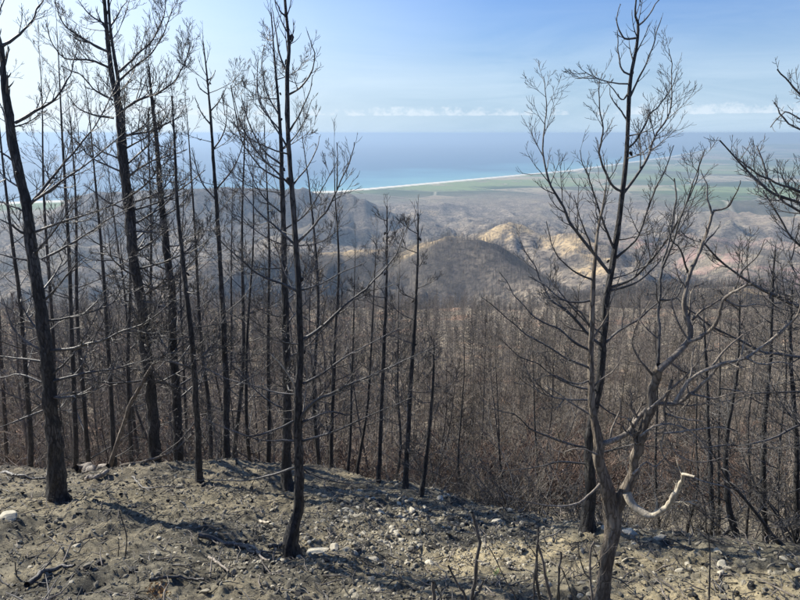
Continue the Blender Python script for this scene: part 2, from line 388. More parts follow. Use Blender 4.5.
def sea_mat():
    m, N, L, node, b, out = newmat('sea_water')
    g = node('ShaderNodeNewGeometry'); P = g.outputs['Position']
    s = node('ShaderNodeSeparateXYZ'); L.new(P, s.inputs[0])
    d = mathn(node, L, 'SUBTRACT', s.outputs[1], mathn(node, L, 'MULTIPLY', s.outputs[0], 1.08))
    d = mathn(node, L, 'SUBTRACT', d, 4300.0)
    n = node('ShaderNodeTexNoise', i_Scale=0.0009, i_Detail=6.0, i_Roughness=0.6); L.new(P, n.inputs['Vector'])
    d = mathn(node, L, 'ADD', d, mathn(node, L, 'MULTIPLY', mathn(node, L, 'SUBTRACT', n.outputs[0], 0.5), 3200.0))
    t = mathn(node, L, 'DIVIDE', d, 9000.0, clamp=True)
    c = ramp(node, L, t, [(0.0, (0.17, 0.38, 0.40)), (0.08, (0.10, 0.27, 0.34)), (0.20, (0.035, 0.11, 0.19)), (1.0, (0.012, 0.05, 0.11))])
    L.new(c, b.inputs['Base Color']); b.inputs['Roughness'].default_value = 0.45; b.inputs['Specular IOR Level'].default_value = 0.22
    mp = node('ShaderNodeMapping'); mp.inputs['Scale'].default_value = (0.004, 0.012, 1); L.new(P, mp.inputs[0])
    n2 = node('ShaderNodeTexNoise', i_Scale=1.0, i_Detail=8.0); L.new(mp.outputs[0], n2.inputs['Vector'])
    bp = node('ShaderNodeBump'); bp.inputs['Strength'].default_value = 0.15; bp.inputs['Distance'].default_value = 6.0
    L.new(n2.outputs[0], bp.inputs['Height']); L.new(bp.outputs[0], b.inputs['Normal'])
    return m
M_sea = sea_mat()

# ------------------------------------------------------------------ ground, hills, sea, haze
def angs(nf, half, nb):
    a = np.linspace(-half, half, nf); b = np.linspace(half, 360 - half, nb)[1:]
    return np.radians(np.concatenate([a, b]))
def attr(o, name, vals):
    a = o.data.attributes.new(name, 'FLOAT', 'POINT'); a.data.foreach_set('value', np.clip(vals, 0, 1).astype(np.float32))
near_r = np.concatenate([np.linspace(0.05, 2.0, 14)[:-1], np.geomspace(2.0, 12.5, 250)])
ground, GV = polar('ground', near_r, angs(620, 46, 60), M_ground, True)
ground['kind'] = 'structure'
def blob(V, pts, wob=0.25, s=0):
    v = np.zeros(len(V))
    for c, rx, ry, a in pts:
        if c is None: continue
        q = np.hypot((V[:, 0] - c[0]) / rx, (V[:, 1] - c[1]) / ry)
        q = q + wob * fbm(V[:, 0] / rx * 1.7, V[:, 1] / ry * 1.7, 3, 131 + s) * 2
        v = np.maximum(v, a * (1 - sst((q - 0.6) / 0.6)))
    return v
sand_near = [(hit(505, 553, 1, 40), 0.75, 0.42, 1.0), (hit(440, 490, 1, 40), 0.8, 0.45, 0.75), (hit(730, 590, 1, 40), 0.8, 0.25, 0.75), (hit(650, 560, 1, 40), 0.7, 0.3, 0.5),
             (hit(300, 545, 1, 40), 0.32, 0.2, 0.6), (hit(370, 480, 1, 40), 0.7, 0.5, 0.3), (hit(250, 500, 1, 40), 0.9, 0.35, 0.3), (hit(120, 500, 1, 40), 1.6, 0.7, 0.25)]
attr(ground, 'sand', blob(GV, sand_near))
attr(ground, 'litter', 0.25 * sst((GV[:, 1] - 6) / 5))
far_r = np.geomspace(12.0, 30000, 560)
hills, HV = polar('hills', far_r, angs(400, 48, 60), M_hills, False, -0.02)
hills['kind'] = 'structure'
X, Y, Z = HV.T
shd = (np.interp(X, SHX, SHY) - Y) / 1.45
attr(hills, 'beach', (1 - sst((np.abs(shd - 80) - 50) / 25)) * (Y > 1500))
attr(hills, 'fields', sst((Y - 0.35 * X - 2900) / 900) + sst((X - 900) / 900) * sst((Y - 1500) / 900))
def hb(px, py, wx, wy, a, y0=300):
    p = hit(px, py, y0); return (p, wx, wy, a)
attr(hills, 'green', blob(HV, [hb(480, 183, 700, 330, 1, 2500), hb(420, 186, 450, 200, .8, 2500), hb(540, 181, 500, 300, .9, 2500), hb(330, 192, 400, 200, .5, 2500), hb(690, 168, 1800, 900, .8, 3000), hb(600, 176, 700, 400, .8, 3000), hb(780, 172, 1500, 700, .7, 3000), hb(730, 190, 900, 300, .45, 2500)], 0.3, 3))
attr(hills, 'pink', blob(HV, [hb(700, 262, 160, 130, 1), hb(650, 245, 140, 150, .9), hb(780, 280, 160, 90, 1), hb(760, 240, 260, 200, .6)], 0.3, 5))
attr(hills, 'sand', blob(HV, [hb(500, 229, 38, 40, 1, 800), hb(518, 226, 30, 30, 1, 800), hb(575, 243, 30, 60, 1, 700), hb(597, 258, 24, 50, 1, 600), hb(590, 272, 20, 40, 1, 500), hb(560, 238, 40, 40, .8, 700), hb(430, 243, 50, 14, .7, 500), hb(455, 236, 35, 12, .8, 500), hb(350, 251, 60, 12, .8, 500),
                              hb(735, 291, 16, 16, 1, 300), hb(725, 296, 18, 12, .9, 300), hb(430, 213, 60, 30, .7, 1500), hb(640, 212, 200, 50, .4, 1500), hb(380, 240, 50, 40, .5, 900)], 0.35, 7))
attr(hills, 'painted_shade', blob(HV, [hb(445, 262, 260, 110, .9, 500), hb(500, 262, 130, 90, .9, 500), hb(350, 268, 220, 70, .8, 500), hb(370, 222, 260, 300, .7, 1200), hb(300, 215, 500, 280, .7, 1200), hb(545, 262, 70, 60, .8, 500), hb(660, 250, 160, 160, .4, 700)], 0.3, 9))  # ridge faces darkened in base colour to imitate their shade
# sea sheet
n = 96
ra = np.array([600.0, 3000, 8000, 20000, 60000]); A = np.linspace(0, 2 * math.pi, n, endpoint=False)
V = [(r * math.sin(a), r * math.cos(a), SEA) for r in ra for a in A]
Fq = [[i * n + j, i * n + (j + 1) % n, (i + 1) * n + (j + 1) % n, (i + 1) * n + j] for i in range(4) for j in range(n)]
sea = mesh_obj('sea', V, np.array(Fq)[:, ::-1], M_sea, smooth=False); sea['kind'] = 'structure'

def haze():
    m = bpy.data.materials.new('haze'); m.use_nodes = True
    N, L, node = nt(m.node_tree); N.clear()
    out = node('ShaderNodeOutputMaterial'); v = node('ShaderNodeVolumePrincipled')
    v.inputs['Color'].default_value = (0.39, 0.52, 0.68, 1); v.inputs['Density'].default_value = HAZE_DENSITY
    v.inputs['Anisotropy'].default_value = 0.25
    L.new(v.outputs[0], out.inputs['Volume'])
    B = 61000.0; z0, z1 = SEA - 400.0, 9.0
    V = [(x, y, z) for z in (z0, z1) for y in (-B, B) for x in (-B, B)]
    Fc = np.array([[0, 2, 3, 1], [4, 5, 7, 6], [0, 1, 5, 4], [2, 6, 7, 3], [0, 4, 6, 2], [1, 3, 7, 5]])
    o = mesh_obj('haze', V, Fc, m, smooth=False); o['kind'] = 'stuff'
    return o
haze()

# ------------------------------------------------------------------ tubes
class TB:
    def __init__(s): s.g = {}
    def add(s, P, R, k=4):
        P = np.asarray(P, float); R = np.asarray(R, float)
        s.g.setdefault((len(P), k), []).append((P, R))
    def arrays(s, rough=0.0, origin=None):
        Vs, Fs = [], []; off = 0
        for (n, k), lst in s.g.items():
            P = np.stack([a for a, _ in lst]); R = np.stack([r for _, r in lst]); M = len(lst)
            T = np.empty_like(P); T[:, 1:-1] = P[:, 2:] - P[:, :-2]; T[:, 0] = P[:, 1] - P[:, 0]; T[:, -1] = P[:, -1] - P[:, -2]
            T /= np.linalg.norm(T, axis=2, keepdims=True) + 1e-12
            mean = P[:, -1] - P[:, 0]; mean /= np.linalg.norm(mean, axis=1, keepdims=True) + 1e-12
            ref = np.zeros_like(mean); ref[np.arange(M), np.argmin(np.abs(mean), axis=1)] = 1
            u = ref[:, None, :] - (T * ref[:, None, :]).sum(2, keepdims=True) * T
            u /= np.linalg.norm(u, axis=2, keepdims=True) + 1e-12
            v = np.cross(T, u)
            a = np.arange(k) * 2 * math.pi / k
            RR = R[:, :, None] * np.ones(k)
            if rough > 0 and k >= 8:
                zz = np.cumsum(np.linalg.norm(np.diff(P, axis=1, prepend=P[:, :1]), axis=2), axis=1)
                an = a[None, None, :]
                q = fbm(np.cos(an) * 3.2 + np.sin(an) * 0.0 + 40 + zz[:, :, None] * 0.4, np.sin(an) * 3.2 + zz[:, :, None] * 7.0, 3, 201)
                q2 = ridged(an * k / 6.28 * 0.35 + zz[:, :, None] * 1.3, zz[:, :, None] * 4.5 + 0 * an, 3, 221)
                RR = RR * (1 + rough * q) * (1 + rough * 1.6 * (q2 - 0.6)) + 0.0
            V = P[:, :, None, :] + RR[..., None] * (np.cos(a)[None, None, :, None] * u[:, :, None, :] + np.sin(a)[None, None, :, None] * v[:, :, None, :])
            idx = (np.arange(M)[:, None, None] * n + np.arange(n - 1)[None, :, None]) * k
            j = np.arange(k)[None, None, :]; j2 = (j + 1) % k
            Fq = np.stack(np.broadcast_arrays(idx + j, idx + j2, idx + k + j2, idx + k + j), -1).reshape(-1, 4) + off
            Vs.append(V.reshape(-1, 3)); Fs.append(Fq); off += M * n * k
        if not Vs: return np.zeros((0, 3)), np.zeros((0, 4), int)
        V = np.concatenate(Vs)
        if origin is not None: V = V - origin
        return V, np.concatenate(Fs)
    def build(s, name, mat, parent=None, origin=None, rough=0.0, link=True):
        V, Fq = s.arrays(rough, origin)
        return mesh_obj(name, V, Fq, mat, parent, link=link)

def nrm(v): return v / (math.sqrt(v[0] * v[0] + v[1] * v[1] + v[2] * v[2]) + 1e-12)
def rv(): return rng.normal(size=3)

def grow(tb, p, d, L, r, lev, rmin, up=0.5, dens=1.0, crook=0.065):
    """one curved twig that lifts towards its tip, with its own side twigs"""
    n = 7 if lev >= 2 else (5 if lev == 1 else 4)
    P = [p]; d = nrm(d); ds = [d]; st = L / (n - 1)
    for i in range(n - 1):
        d = nrm(d + np.array([0, 0, up * 0.55 * (i + 1) / n]) + rv() * crook)
        P.append(P[-1] + d * st); ds.append(d)
    t = np.linspace(0, 1, n)
    R = np.maximum(r * (1 - 0.8 * t), rmin); R[-1] = rmin * 0.6
    tb.add(P, R, 5 if r > 0.008 else (4 if lev >= 2 else 3))
    if lev <= 0 or L < 0.06: return
    m = max(2, int(round((4.5 if lev >= 2 else 3.4) * dens + rng.random() * 2)))
    side = rng.choice([-1, 1])
    for i in range(m):
        tt = 0.22 + 0.74 * (i + rng.random() * 0.7) / m
        f = tt * (n - 1); k = min(int(f), n - 2); q = P[k] + (P[k + 1] - P[k]) * (f - k)
        side = -side
        a = rng.uniform(0.5, 1.0)
        sv = nrm(np.cross(ds[k], rv() * 0.9 + np.array([0, 0, 1.0]))) * side
        dd = ds[k] * math.cos(a) + sv * math.sin(a) + np.array([0, 0, 0.10])
        grow(tb, q, dd, L * rng.uniform(0.25, 0.68) * (1.15 - 0.65 * tt), r * 0.55, lev - 1, rmin, up, dens, crook)

def catmull(P, n):
    P = np.asarray(P, float)
    if len(P) == 2: P = np.array([P[0], (P[0] + P[1]) / 2, P[1]])
    Q = np.vstack([2 * P[0] - P[1], P, 2 * P[-1] - P[-2]])
    seg = np.linalg.norm(np.diff(P, axis=0), axis=1); cum = np.concatenate([[0], np.cumsum(seg)]); s = np.linspace(0, cum[-1], n)
    out = []
    for x in s:
        i = min(np.searchsorted(cum, x, side='right') - 1, len(seg) - 1); t = (x - cum[i]) / (seg[i] + 1e-12)
        a, b, c, d = Q[i], Q[i + 1], Q[i + 2], Q[i + 3]
        out.append(0.5 * (2 * b + (c - a) * t + (2 * a - 5 * b + 4 * c - d) * t * t + (-a + 3 * b - 3 * c + d) * t ** 3))
    return np.array(out), cum[-1]

def empty(name, loc):
    o = bpy.data.objects.new(name, None); o.empty_display_size = 0.2; o.location = loc; COL.objects.link(o); return o

def cone_mesh():
    V, Fc = [], []
    rings = [(0.0, 0.25), (0.15, 0.8), (0.4, 1.0), (0.65, 0.8), (0.85, 0.45), (1.0, 0.08)]; k = 8
    for i, (z, r) in enumerate(rings):
        for j in range(k):
            a = 2 * math.pi * (j + 0.5 * (i % 2)) / k; rr = r * (1.0 if j % 2 == i % 2 else 0.8)
            V.append((rr * math.cos(a) * 0.021, rr * math.sin(a) * 0.021, -z * 0.062))
    for i in range(len(rings) - 1):
        for j in range(k): Fc.append([i * k + j, i * k + (j + 1) % k, (i + 1) * k + (j + 1) % k, (i + 1) * k + j])
    o = mesh_obj('cone', V, np.array(Fc), M_cone, smooth=False, link=False); return o.data
CONE = cone_mesh()

def traced_tree(name, label, Yb, trunk, limbs, mt=None, mb=None, group=None, stems=(), twig=1.0, rmin=0.0016, auto=0, lean=0.0, cones=3, sublen=0.42, ccrook=0.065, sub_up=0.55, flare=1.08, cat='tree', k=26, deep=0.35):
    """trunk: (px, py, width px) from base up.  limbs: dict(w, pts=[(px,py)...], dy, m)"""
    mt = mt or M_char; mb = mb or M_branch
    nT = len(trunk)
    pts = [at(px, py, Yb + lean * i / (nT - 1)) for i, (px, py, w) in enumerate(trunk)]
    base = pts[0].copy()
    gz = hz(base[0], base[1])
    w = [x[2] * 0.9 / 2 / F * depth_of(p) for x, p in zip(trunk, pts)]
    root = empty(name, (base[0], base[1], gz))
    tag(root, label, cat, group)
    org = np.array([base[0], base[1], gz])
    pts = [np.array([base[0] - (pts[1][0] - base[0]) * 0.3, base[1], gz - 0.25])] + ([] if base[2] < gz + 0.03 else [np.array([base[0], base[1], gz])]) + pts
    w = [w[0] * flare * 1.15] + ([] if len(pts) == nT + 1 else [w[0] * flare]) + w
    if len(pts) == nT + 1: w[1] *= flare
    n = 90
    P, Lt = catmull(pts, n)
    seg = np.linalg.norm(np.diff(np.array(pts), axis=0), axis=1); cum = np.concatenate([[0], np.cumsum(seg)])
    R = np.interp(np.linspace(0, cum[-1], n), cum, w)
    R = R * (1 + 0.5 * np.exp(-np.maximum(P[:, 2] - gz, 0) / 0.06)) if mt is M_char or mt is M_pale else R
    P = P + (np.stack([fbm(np.arange(n) * 0.13, np.full(n, base[0] * 9 + q), 3, 300 + q) for q in range(3)], 1) * R[:, None] * 0.35) * np.array([1, 1, 0])
    tb = TB(); tb.add(P, R, k); tb.build('trunk', mt, root, org, rough=0.26)
    TP, TR = P, R
    for st in stems:      # second leaders
        pts2 = [at(px, py, Yb + lean * 0.5 + st.get('dy', 0) * i / (len(st['pts']) - 1)) for i, (px, py) in enumerate(st['pts'])]
        P2, L2 = catmull(pts2, 26); dpt = depth_of(pts2[0])
        tb = TB(); tb.add(P2, np.linspace(st['w'], st.get('w1', 1.0), 26) / 2 / F * dpt, 10); tb.build('leader', mt, root, org, rough=0.1)
    lst = list(limbs)
    for lim in lst:
        q = lim['pts']; n = len(q)
        L0 = math.hypot(q[-1][0] - q[0][0], q[-1][1] - q[0][1]) / F * Yb
        dy = lim.get('dy'); 
        if dy is None: dy = rng.choice([-1, 1]) * rng.uniform(0.1, deep) * L0
        # root Y follows the trunk at that height
        k0 = np.argmin(np.abs(np.array([300 - F * ((p[1] * SP + p[2] * CP) / depth_of(p)) for p in TP]) - q[0][1]))
        Y0 = TP[k0][1] if 'y0' not in lim else lim['y0']
        pw = [at(a[0], a[1], Y0 + dy * (i / (n - 1)) ** 1.2) for i, a in enumerate(q)]
        m = max(10, int(n * 3.5)); P2, L2 = catmull(pw, m)
        t = np.linspace(0, 1, m); dp = depth_of(pw[0])
        r0 = lim.get('w', 2.4) / 2 / F * dp; r1 = lim.get('w1', 0.7) / 2 / F * dp
        R2 = r0 + (r1 - r0) * t ** 0.8
        P2 = P2 + np.stack([fbm(np.arange(m) * 0.45, np.full(m, q[0][1] * 1.7 + z), 2, 400 + z) for z in range(3)], 1) * r0 * (0.9 if lim.get('w', 2.4) < 5 else 0.42) * np.minimum(1, t * 4)[:, None]
        R2 = R2 * (1 + 0.22 * fbm(np.arange(m) * 1.1, np.full(m, q[0][0] * 1.1), 2, 410))
        tb = TB(); tb.add(P2, R2, 8 if r0 > 0.012 else 6)
        sub = lim.get('sub', 1.0)
        ns = int(round(sub * twig * max(3, L2 / 0.085)))
        side = 1
        for i in range(ns):
            tt = 0.16 + 0.84 * (i + rng.random()) / ns
            f = tt * (m - 1); kk = min(int(f), m - 2); p = P2[kk] + (P2[kk + 1] - P2[kk]) * (f - kk); d = nrm(P2[kk + 1] - P2[kk])
            side = -side; a = rng.uniform(0.5, 1.05)
            sv = nrm(np.cross(d, rv() * 0.7 + np.array([0, 0, 0.6]) + np.array([0, -0.6, 0]))) * side
            dd = d * math.cos(a) + sv * math.sin(a) + np.array([0, 0, 0.35 * sub_up])
            LL = min(L2, 1.6) * sublen * rng.uniform(0.35, 1.0) * (1.15 - 0.65 * tt)
            grow(tb, p, dd, LL, max(R2[kk] * 0.5, rmin), 2 if (LL > 0.16) else 1, rmin, sub_up, 0.9, ccrook)
        br = tb.build('branch', lim.get('m', mb), root, org)
        if lim.get('label'): br['label'] = lim['label']
    # extra automatic branches round the trunk (front and back as well as sides)
    for i in range(auto):
        t = 0.22 + 0.76 * (i + rng.random()) / auto
        kk = int(t * (len(TP) - 2)); p = TP[kk]; az = rng.uniform(0, 2 * math.pi)
        if abs(math.cos(az)) < 0.0: continue
        LL = (0.95 - 0.6 * t) * rng.uniform(0.6, 1.1) * Lt * 0.26
        d = np.array([math.cos(az), math.sin(az), rng.uniform(0.0, 0.5)])
        tb = TB(); grow(tb, p, d, LL, max(TR[kk] * 0.26, 0.006), 3, rmin, sub_up, 1.1, ccrook)
        tb.build('branch', mb, root, org)
    tb = TB()
    for i in range(7):
        kk = len(TP) - 1 - int(i * 1.6)
        a = i * 2.4; dd = nrm(TP[-1] - TP[-4]) + (0.0 if i == 0 else 0.55) * np.array([math.cos(a), math.sin(a), 0.0])
        grow(tb, TP[kk], dd, Lt * 0.035 * rng.uniform(.7, 1.2) + 0.05, max(TR[kk] * 0.6, rmin), 1, rmin, 0.8, 0.8, ccrook)
    tb.build('branch', mb, root, org)
    for i in range(cones):
        kk = rng.integers(int(n * 0.3), len(TP) - 2) if False else int(len(TP) * rng.uniform(0.45, 0.95)) - 1
        c = bpy.data.objects.new('cone', CONE); COL.objects.link(c); c.parent = root
        off = np.array([rng.uniform(-1, 1), rng.uniform(-1, 1), 0.0]); off = off / np.linalg.norm(off) * (TR[kk] + 0.012)
        c.location = Vector(TP[kk] - org + off); c.rotation_euler = (rng.uniform(-.6, .6), rng.uniform(-.6, .6), rng.uniform(0, 6)); s = rng.uniform(.55, .85); c.scale = (s, s, s)
    return root

def L_(w, *pts, **kw): return dict(w=w, pts=list(pts), **kw)
exec_trees = []
# --- thick leaning pine at the left edge
traced_tree('burnt_pine', 'thick charred pine nearest the left edge, its leaning trunk ribbed with black bark', 6.05,
    [(57, 500, 19), (56, 450, 15.5), (51, 400, 13.5), (47, 350, 12.5), (39, 300, 12), (30, 240, 11), (25, 200, 10), (14, 150, 9), (7, 100, 7.5), (3, 60, 5), (2, 45, 4)],
    [L_(3.4, (2, 46), (12, 40), (24, 30), (34, 16), (42, 0), (46, -14)), L_(3, (2, 48), (-4, 30), (0, 12), (8, -10)), L_(3.4, (15, 123), (35, 112), (57, 97), (68, 78), (76, 55), (73, 38)),
     L_(3.2, (30, 205), (50, 180), (75, 150), (98, 122), (110, 97), (118, 80)), L_(3, (31, 203), (60, 182), (85, 165), (104, 150), (128, 130)), L_(2.6, (35, 232), (60, 223), (85, 215), (112, 205), (140, 190)),
     L_(2.6, (32, 258), (50, 236), (62, 220), (78, 196)), L_(2.6, (42, 259), (70, 245), (95, 228), (117, 214), (135, 205)), L_(2.6, (45, 300), (62, 281), (72, 268), (84, 257)),
     L_(4, (50, 351), (80, 347), (115, 335), (150, 320), (174, 299), dy=-0.5), L_(2.4, (53, 374), (75, 352), (92, 333)), L_(3.4, (54, 381), (80, 374), (110, 369), (142, 362), (170, 358), dy=0.4),
     L_(2.5, (25, 212), (12, 206), (-10, 198)), L_(2.6, (28, 236), (12, 226), (-10, 215)), L_(2.8, (34, 262), (15, 258), (-10, 252)), L_(3.2, (44, 352), (20, 337), (9, 318), (3, 298), m=M_palebr),
     L_(3, (44, 362), (15, 358), (-10, 356)), L_(2.6, (46, 384), (20, 375), (-8, 379)), L_(2.8, (50, 408), (20, 420), (-8, 430)), L_(2.6, (12, 160), (2, 153), (-8, 148)), L_(2.4, (9, 135), (3, 110), (-3, 96)),
     L_(1.8, (58, 398), (62, 420), (66, 444)), L_(1.8, (46, 399), (70, 393), (95, 392), m=M_palebr)], auto=10, deep=0.5)
# --- tall double-stemmed pine
traced_tree('burnt_pine', 'tallest charred pine on the left, forked stem with dense upswept twigs against the sky', 8.9,
    [(156, 465, 12), (154, 430, 12), (151, 400, 11), (146, 350, 11), (141, 300, 10), (133, 250, 10), (128, 200, 10), (123, 150, 9.5), (119, 112, 8), (112, 75, 5), (109, 50, 4.5), (106, 20, 3.6), (104, -10, 2.6)],
    [L_(3, (121, 112), (135, 102), (160, 92), (175, 80), (185, 62), (190, 45), (187, 38)), L_(2.6, (119, 72), (140, 52), (155, 36), (165, 12), (165, -6)), L_(2.4, (118, 82), (135, 66), (150, 55), (163, 35), (170, 15), (176, 3)),
     L_(2.2, (110, 28), (118, 14), (127, 0)), L_(2.6, (127, 178), (145, 164), (165, 157), (186, 150)), L_(2.6, (124, 136), (150, 131), (175, 119), (186, 105)), L_(2.8, (108, 52), (85, 40), (65, 25), (57, 10), (53, -4)),
     L_(2.6, (110, 68), (90, 60), (65, 58), (53, 45), (47, 25)), L_(2.4, (114, 118), (95, 115), (78, 108), (68, 95)), L_(2.2, (113, 100), (95, 90), (80, 75), (62, 66)), L_(2.2, (107, 25), (90, 15), (78, 0)),
     L_(2.4, (131, 211), (155, 204), (186, 195)), L_(2, (135, 231), (160, 232), (185, 226)), L_(2, (138, 251), (160, 235), (175, 218)), L_(2.2, (139, 282), (152, 287), (166, 286), (180, 274), (188, 262), m=M_palebr, label='pale broken branch'),
     L_(2, (131, 262), (110, 255), (88, 252)), L_(2, (126, 210), (105, 200), (84, 185)), L_(2, (122, 160), (100, 150), (82, 133)), L_(2, (147, 340), (170, 325), (188, 300)), L_(2, (150, 380), (172, 385), (196, 395))],
    stems=[dict(pts=[(119, 112), (118, 80), (114, 55), (110, 25), (108, -8)], w=4, w1=2)], auto=26, twig=1.3, deep=0.5, rmin=0.0022)
traced_tree('burnt_pine', 'dark straight pine just right of the tallest pine, foot in shade', 9.3, [(179, 462, 10), (176, 400, 9), (174, 350, 8.5), (172, 300, 8), (167, 250, 7), (161, 200, 6), (157, 150, 4.5), (152, 100, 3), (149, 66, 1.6)],
    [L_(2, (161, 200), (180, 190), (205, 170)), L_(2, (170, 280), (190, 265), (208, 240))], auto=24, rmin=0.0022, twig=1.1)
traced_tree('burnt_pine', 'slim black pine standing forward of the shaded clump, foot on open ash', 7.3, [(200, 482, 8), (198, 440, 6.5), (196, 400, 6), (193, 350, 5.5), (187, 300, 5), (182, 250, 4.2), (177, 200, 3.4), (175, 150, 2.4), (172, 96, 1.3)],
    [L_(1.8, (197, 420), (180, 440), (160, 455)), L_(1.8, (194, 370), (170, 360), (150, 340))], auto=18, rmin=0.002)
traced_tree('burnt_pine', 'slender pine with its thin bare tip in clear sky left of the centre pine', 9.0, [(227, 468, 7), (226, 400, 6.2), (224, 340, 5.6), (222, 300, 5), (218, 230, 4), (213, 150, 3), (210, 110, 2.4), (207, 75, 1.7), (203, 41, 1.1)],
    [L_(1.5, (209, 95), (200, 88), (196, 78)), L_(1.5, (210, 112), (220, 100), (226, 88)), L_(1.3, (208, 80), (213, 76), (215, 70)), L_(1.7, (211, 125), (201, 112), (195, 98)), L_(1.8, (213, 150), (225, 130), (227, 105)), L_(1.8, (216, 200), (200, 180), (192, 150)), L_(1.8, (216, 190), (235, 165), (245, 135))], auto=13, rmin=0.0022, sublen=0.2)
traced_tree('burnt_pine', 'pine close behind the centre pine, its trunk seen just left of that trunk', 6.9, [(286, 470, 11), (288, 420, 9), (286, 350, 8), (285, 300, 7), (284, 250, 6), (283, 200, 5), (281, 150, 4), (279, 110, 3), (276, 75, 2.2), (273, 40, 1.4), (271, 12, 1)],
    [L_(2.2, (282, 165), (262, 148), (248, 120), (241, 95)), L_(2, (282, 180), (258, 165), (240, 135), (230, 84)), L_(1.8, (279, 115), (268, 95), (262, 70), (264, 45)), L_(1.8, (280, 130), (263, 110), (257, 85), (258, 55)), L_(2, (284, 215), (262, 195), (245, 160)), L_(2, (284, 230), (305, 215), (322, 190), (335, 165)), L_(1.8, (281, 150), (300, 130), (312, 100))], auto=18, rmin=0.002)
# --- centre pine
traced_tree('burnt_pine', 'charred pine at picture centre-left with curved foot beside a small heap of pale stones', 4.42,
    [(292, 541, 15), (294, 525, 12.5), (298, 505, 11.5), (298, 460, 10), (298, 400, 8.5), (300, 350, 7), (299, 300, 6.6), (296, 250, 6), (293, 200, 5.4), (289, 150, 5), (287, 100, 4.6), (287, 72, 4.2), (289, 50, 3.4), (287, 25, 3), (285, 0, 2.6), (284, -18, 2)],
    [L_(2.2, (287, 72), (280, 56), (276, 30), (272, 8)), L_(2.2, (286, 17), (279, 8), (272, -8)), L_(2.4, (288, 95), (300, 88), (310, 75), (315, 56), (312, 46), (307, 30)), L_(2.2, (289, 132), (300, 112), (310, 90), (312, 75)),
     L_(2.2, (292, 186), (305, 170), (316, 150), (319, 136)), L_(3, (297, 243), (315, 225), (330, 205), (338, 188), (348, 165), (353, 150), (354, 142), dy=-0.2), L_(1.6, (337, 190), (337, 170), (337, 142), y0=4.3), L_(2.2, (299, 291), (325, 282), (347, 270), (366, 262)),
     L_(4, (300, 342), (325, 325), (345, 305), (353, 298), (372, 284), (390, 262), (400, 245), (410, 222), dy=0.3), L_(3, (303, 384), (325, 372), (345, 357), (375, 341), (405, 326)), L_(4, (299, 421), (310, 406), (340, 390), (375, 373), (405, 361), (440, 345), dy=-0.4, m=M_branch),
     L_(2.6, (303, 422), (330, 412), (352, 415), (380, 405)), L_(2.6, (303, 441), (330, 433), (370, 415), (415, 396)), L_(3.2, (298, 292), (285, 285), (260, 275), (245, 263), (225, 245), (209, 226), dy=-0.3), L_(2.8, (295, 245), (275, 226), (262, 215), (248, 200), (235, 178)),
     L_(2.6, (298, 395), (275, 392), (250, 385), (225, 378), (202, 366)), L_(2.6, (297, 419), (275, 430), (250, 436), (225, 428), (203, 418)), L_(2.2, (297, 441), (260, 440), (232, 430)), L_(3, (296, 467), (270, 475), (245, 480), (198, 480), dy=0.3, sub=0.5),
     L_(2, (298, 392), (285, 370), (270, 353), m=M_bare, sub=0.2, label='short pale snapped branch'), L_(2.4, (291, 186), (270, 165), (255, 150), (240, 122), (231, 86)), L_(2.2, (289, 150), (272, 122), (258, 97), (256, 80)), L_(2.2, (299, 458), (305, 470), (322, 478), (350, 484), (380, 480), sub=0.6),
     L_(1.6, (298, 440), (315, 380), (330, 320), (338, 290), m=M_palebr)], auto=6, twig=0.9, sublen=0.36, rmin=0.0015, cones=5, k=24)
# --- slim pines right of centre
traced_tree('burnt_pine', 'slim tilted black pine left of a twin on the sandy rim, cones along its tip', 6.9, [(404, 499, 6.5), (406, 470, 5.5), (410, 400, 4.5), (413, 350, 4), (416, 300, 3.2), (418, 250, 2.2), (418, 213, 1.3)], [], auto=14, rmin=0.002, sublen=.3, k=12)
traced_tree('burnt_pine', 'shorter leaning black stem at the right of the pair on the sandy rim', 6.5, [(420, 502, 5.5), (425, 470, 4.5), (430, 420, 3.8), (433, 380, 2.6), (434, 345, 1.5)], [], auto=8, rmin=0.002, k=12, cones=0)
traced_tree('burnt_pine', 'thin straight pine with a narrow twiggy tip, between centre pine and rim pair', 7.4, [(377, 500, 5), (379, 470, 4.5), (382, 400, 4), (384, 350, 3.5), (386, 300, 3), (387, 250, 2), (387, 206, 1.2)], [], auto=14, rmin=0.002, k=12)
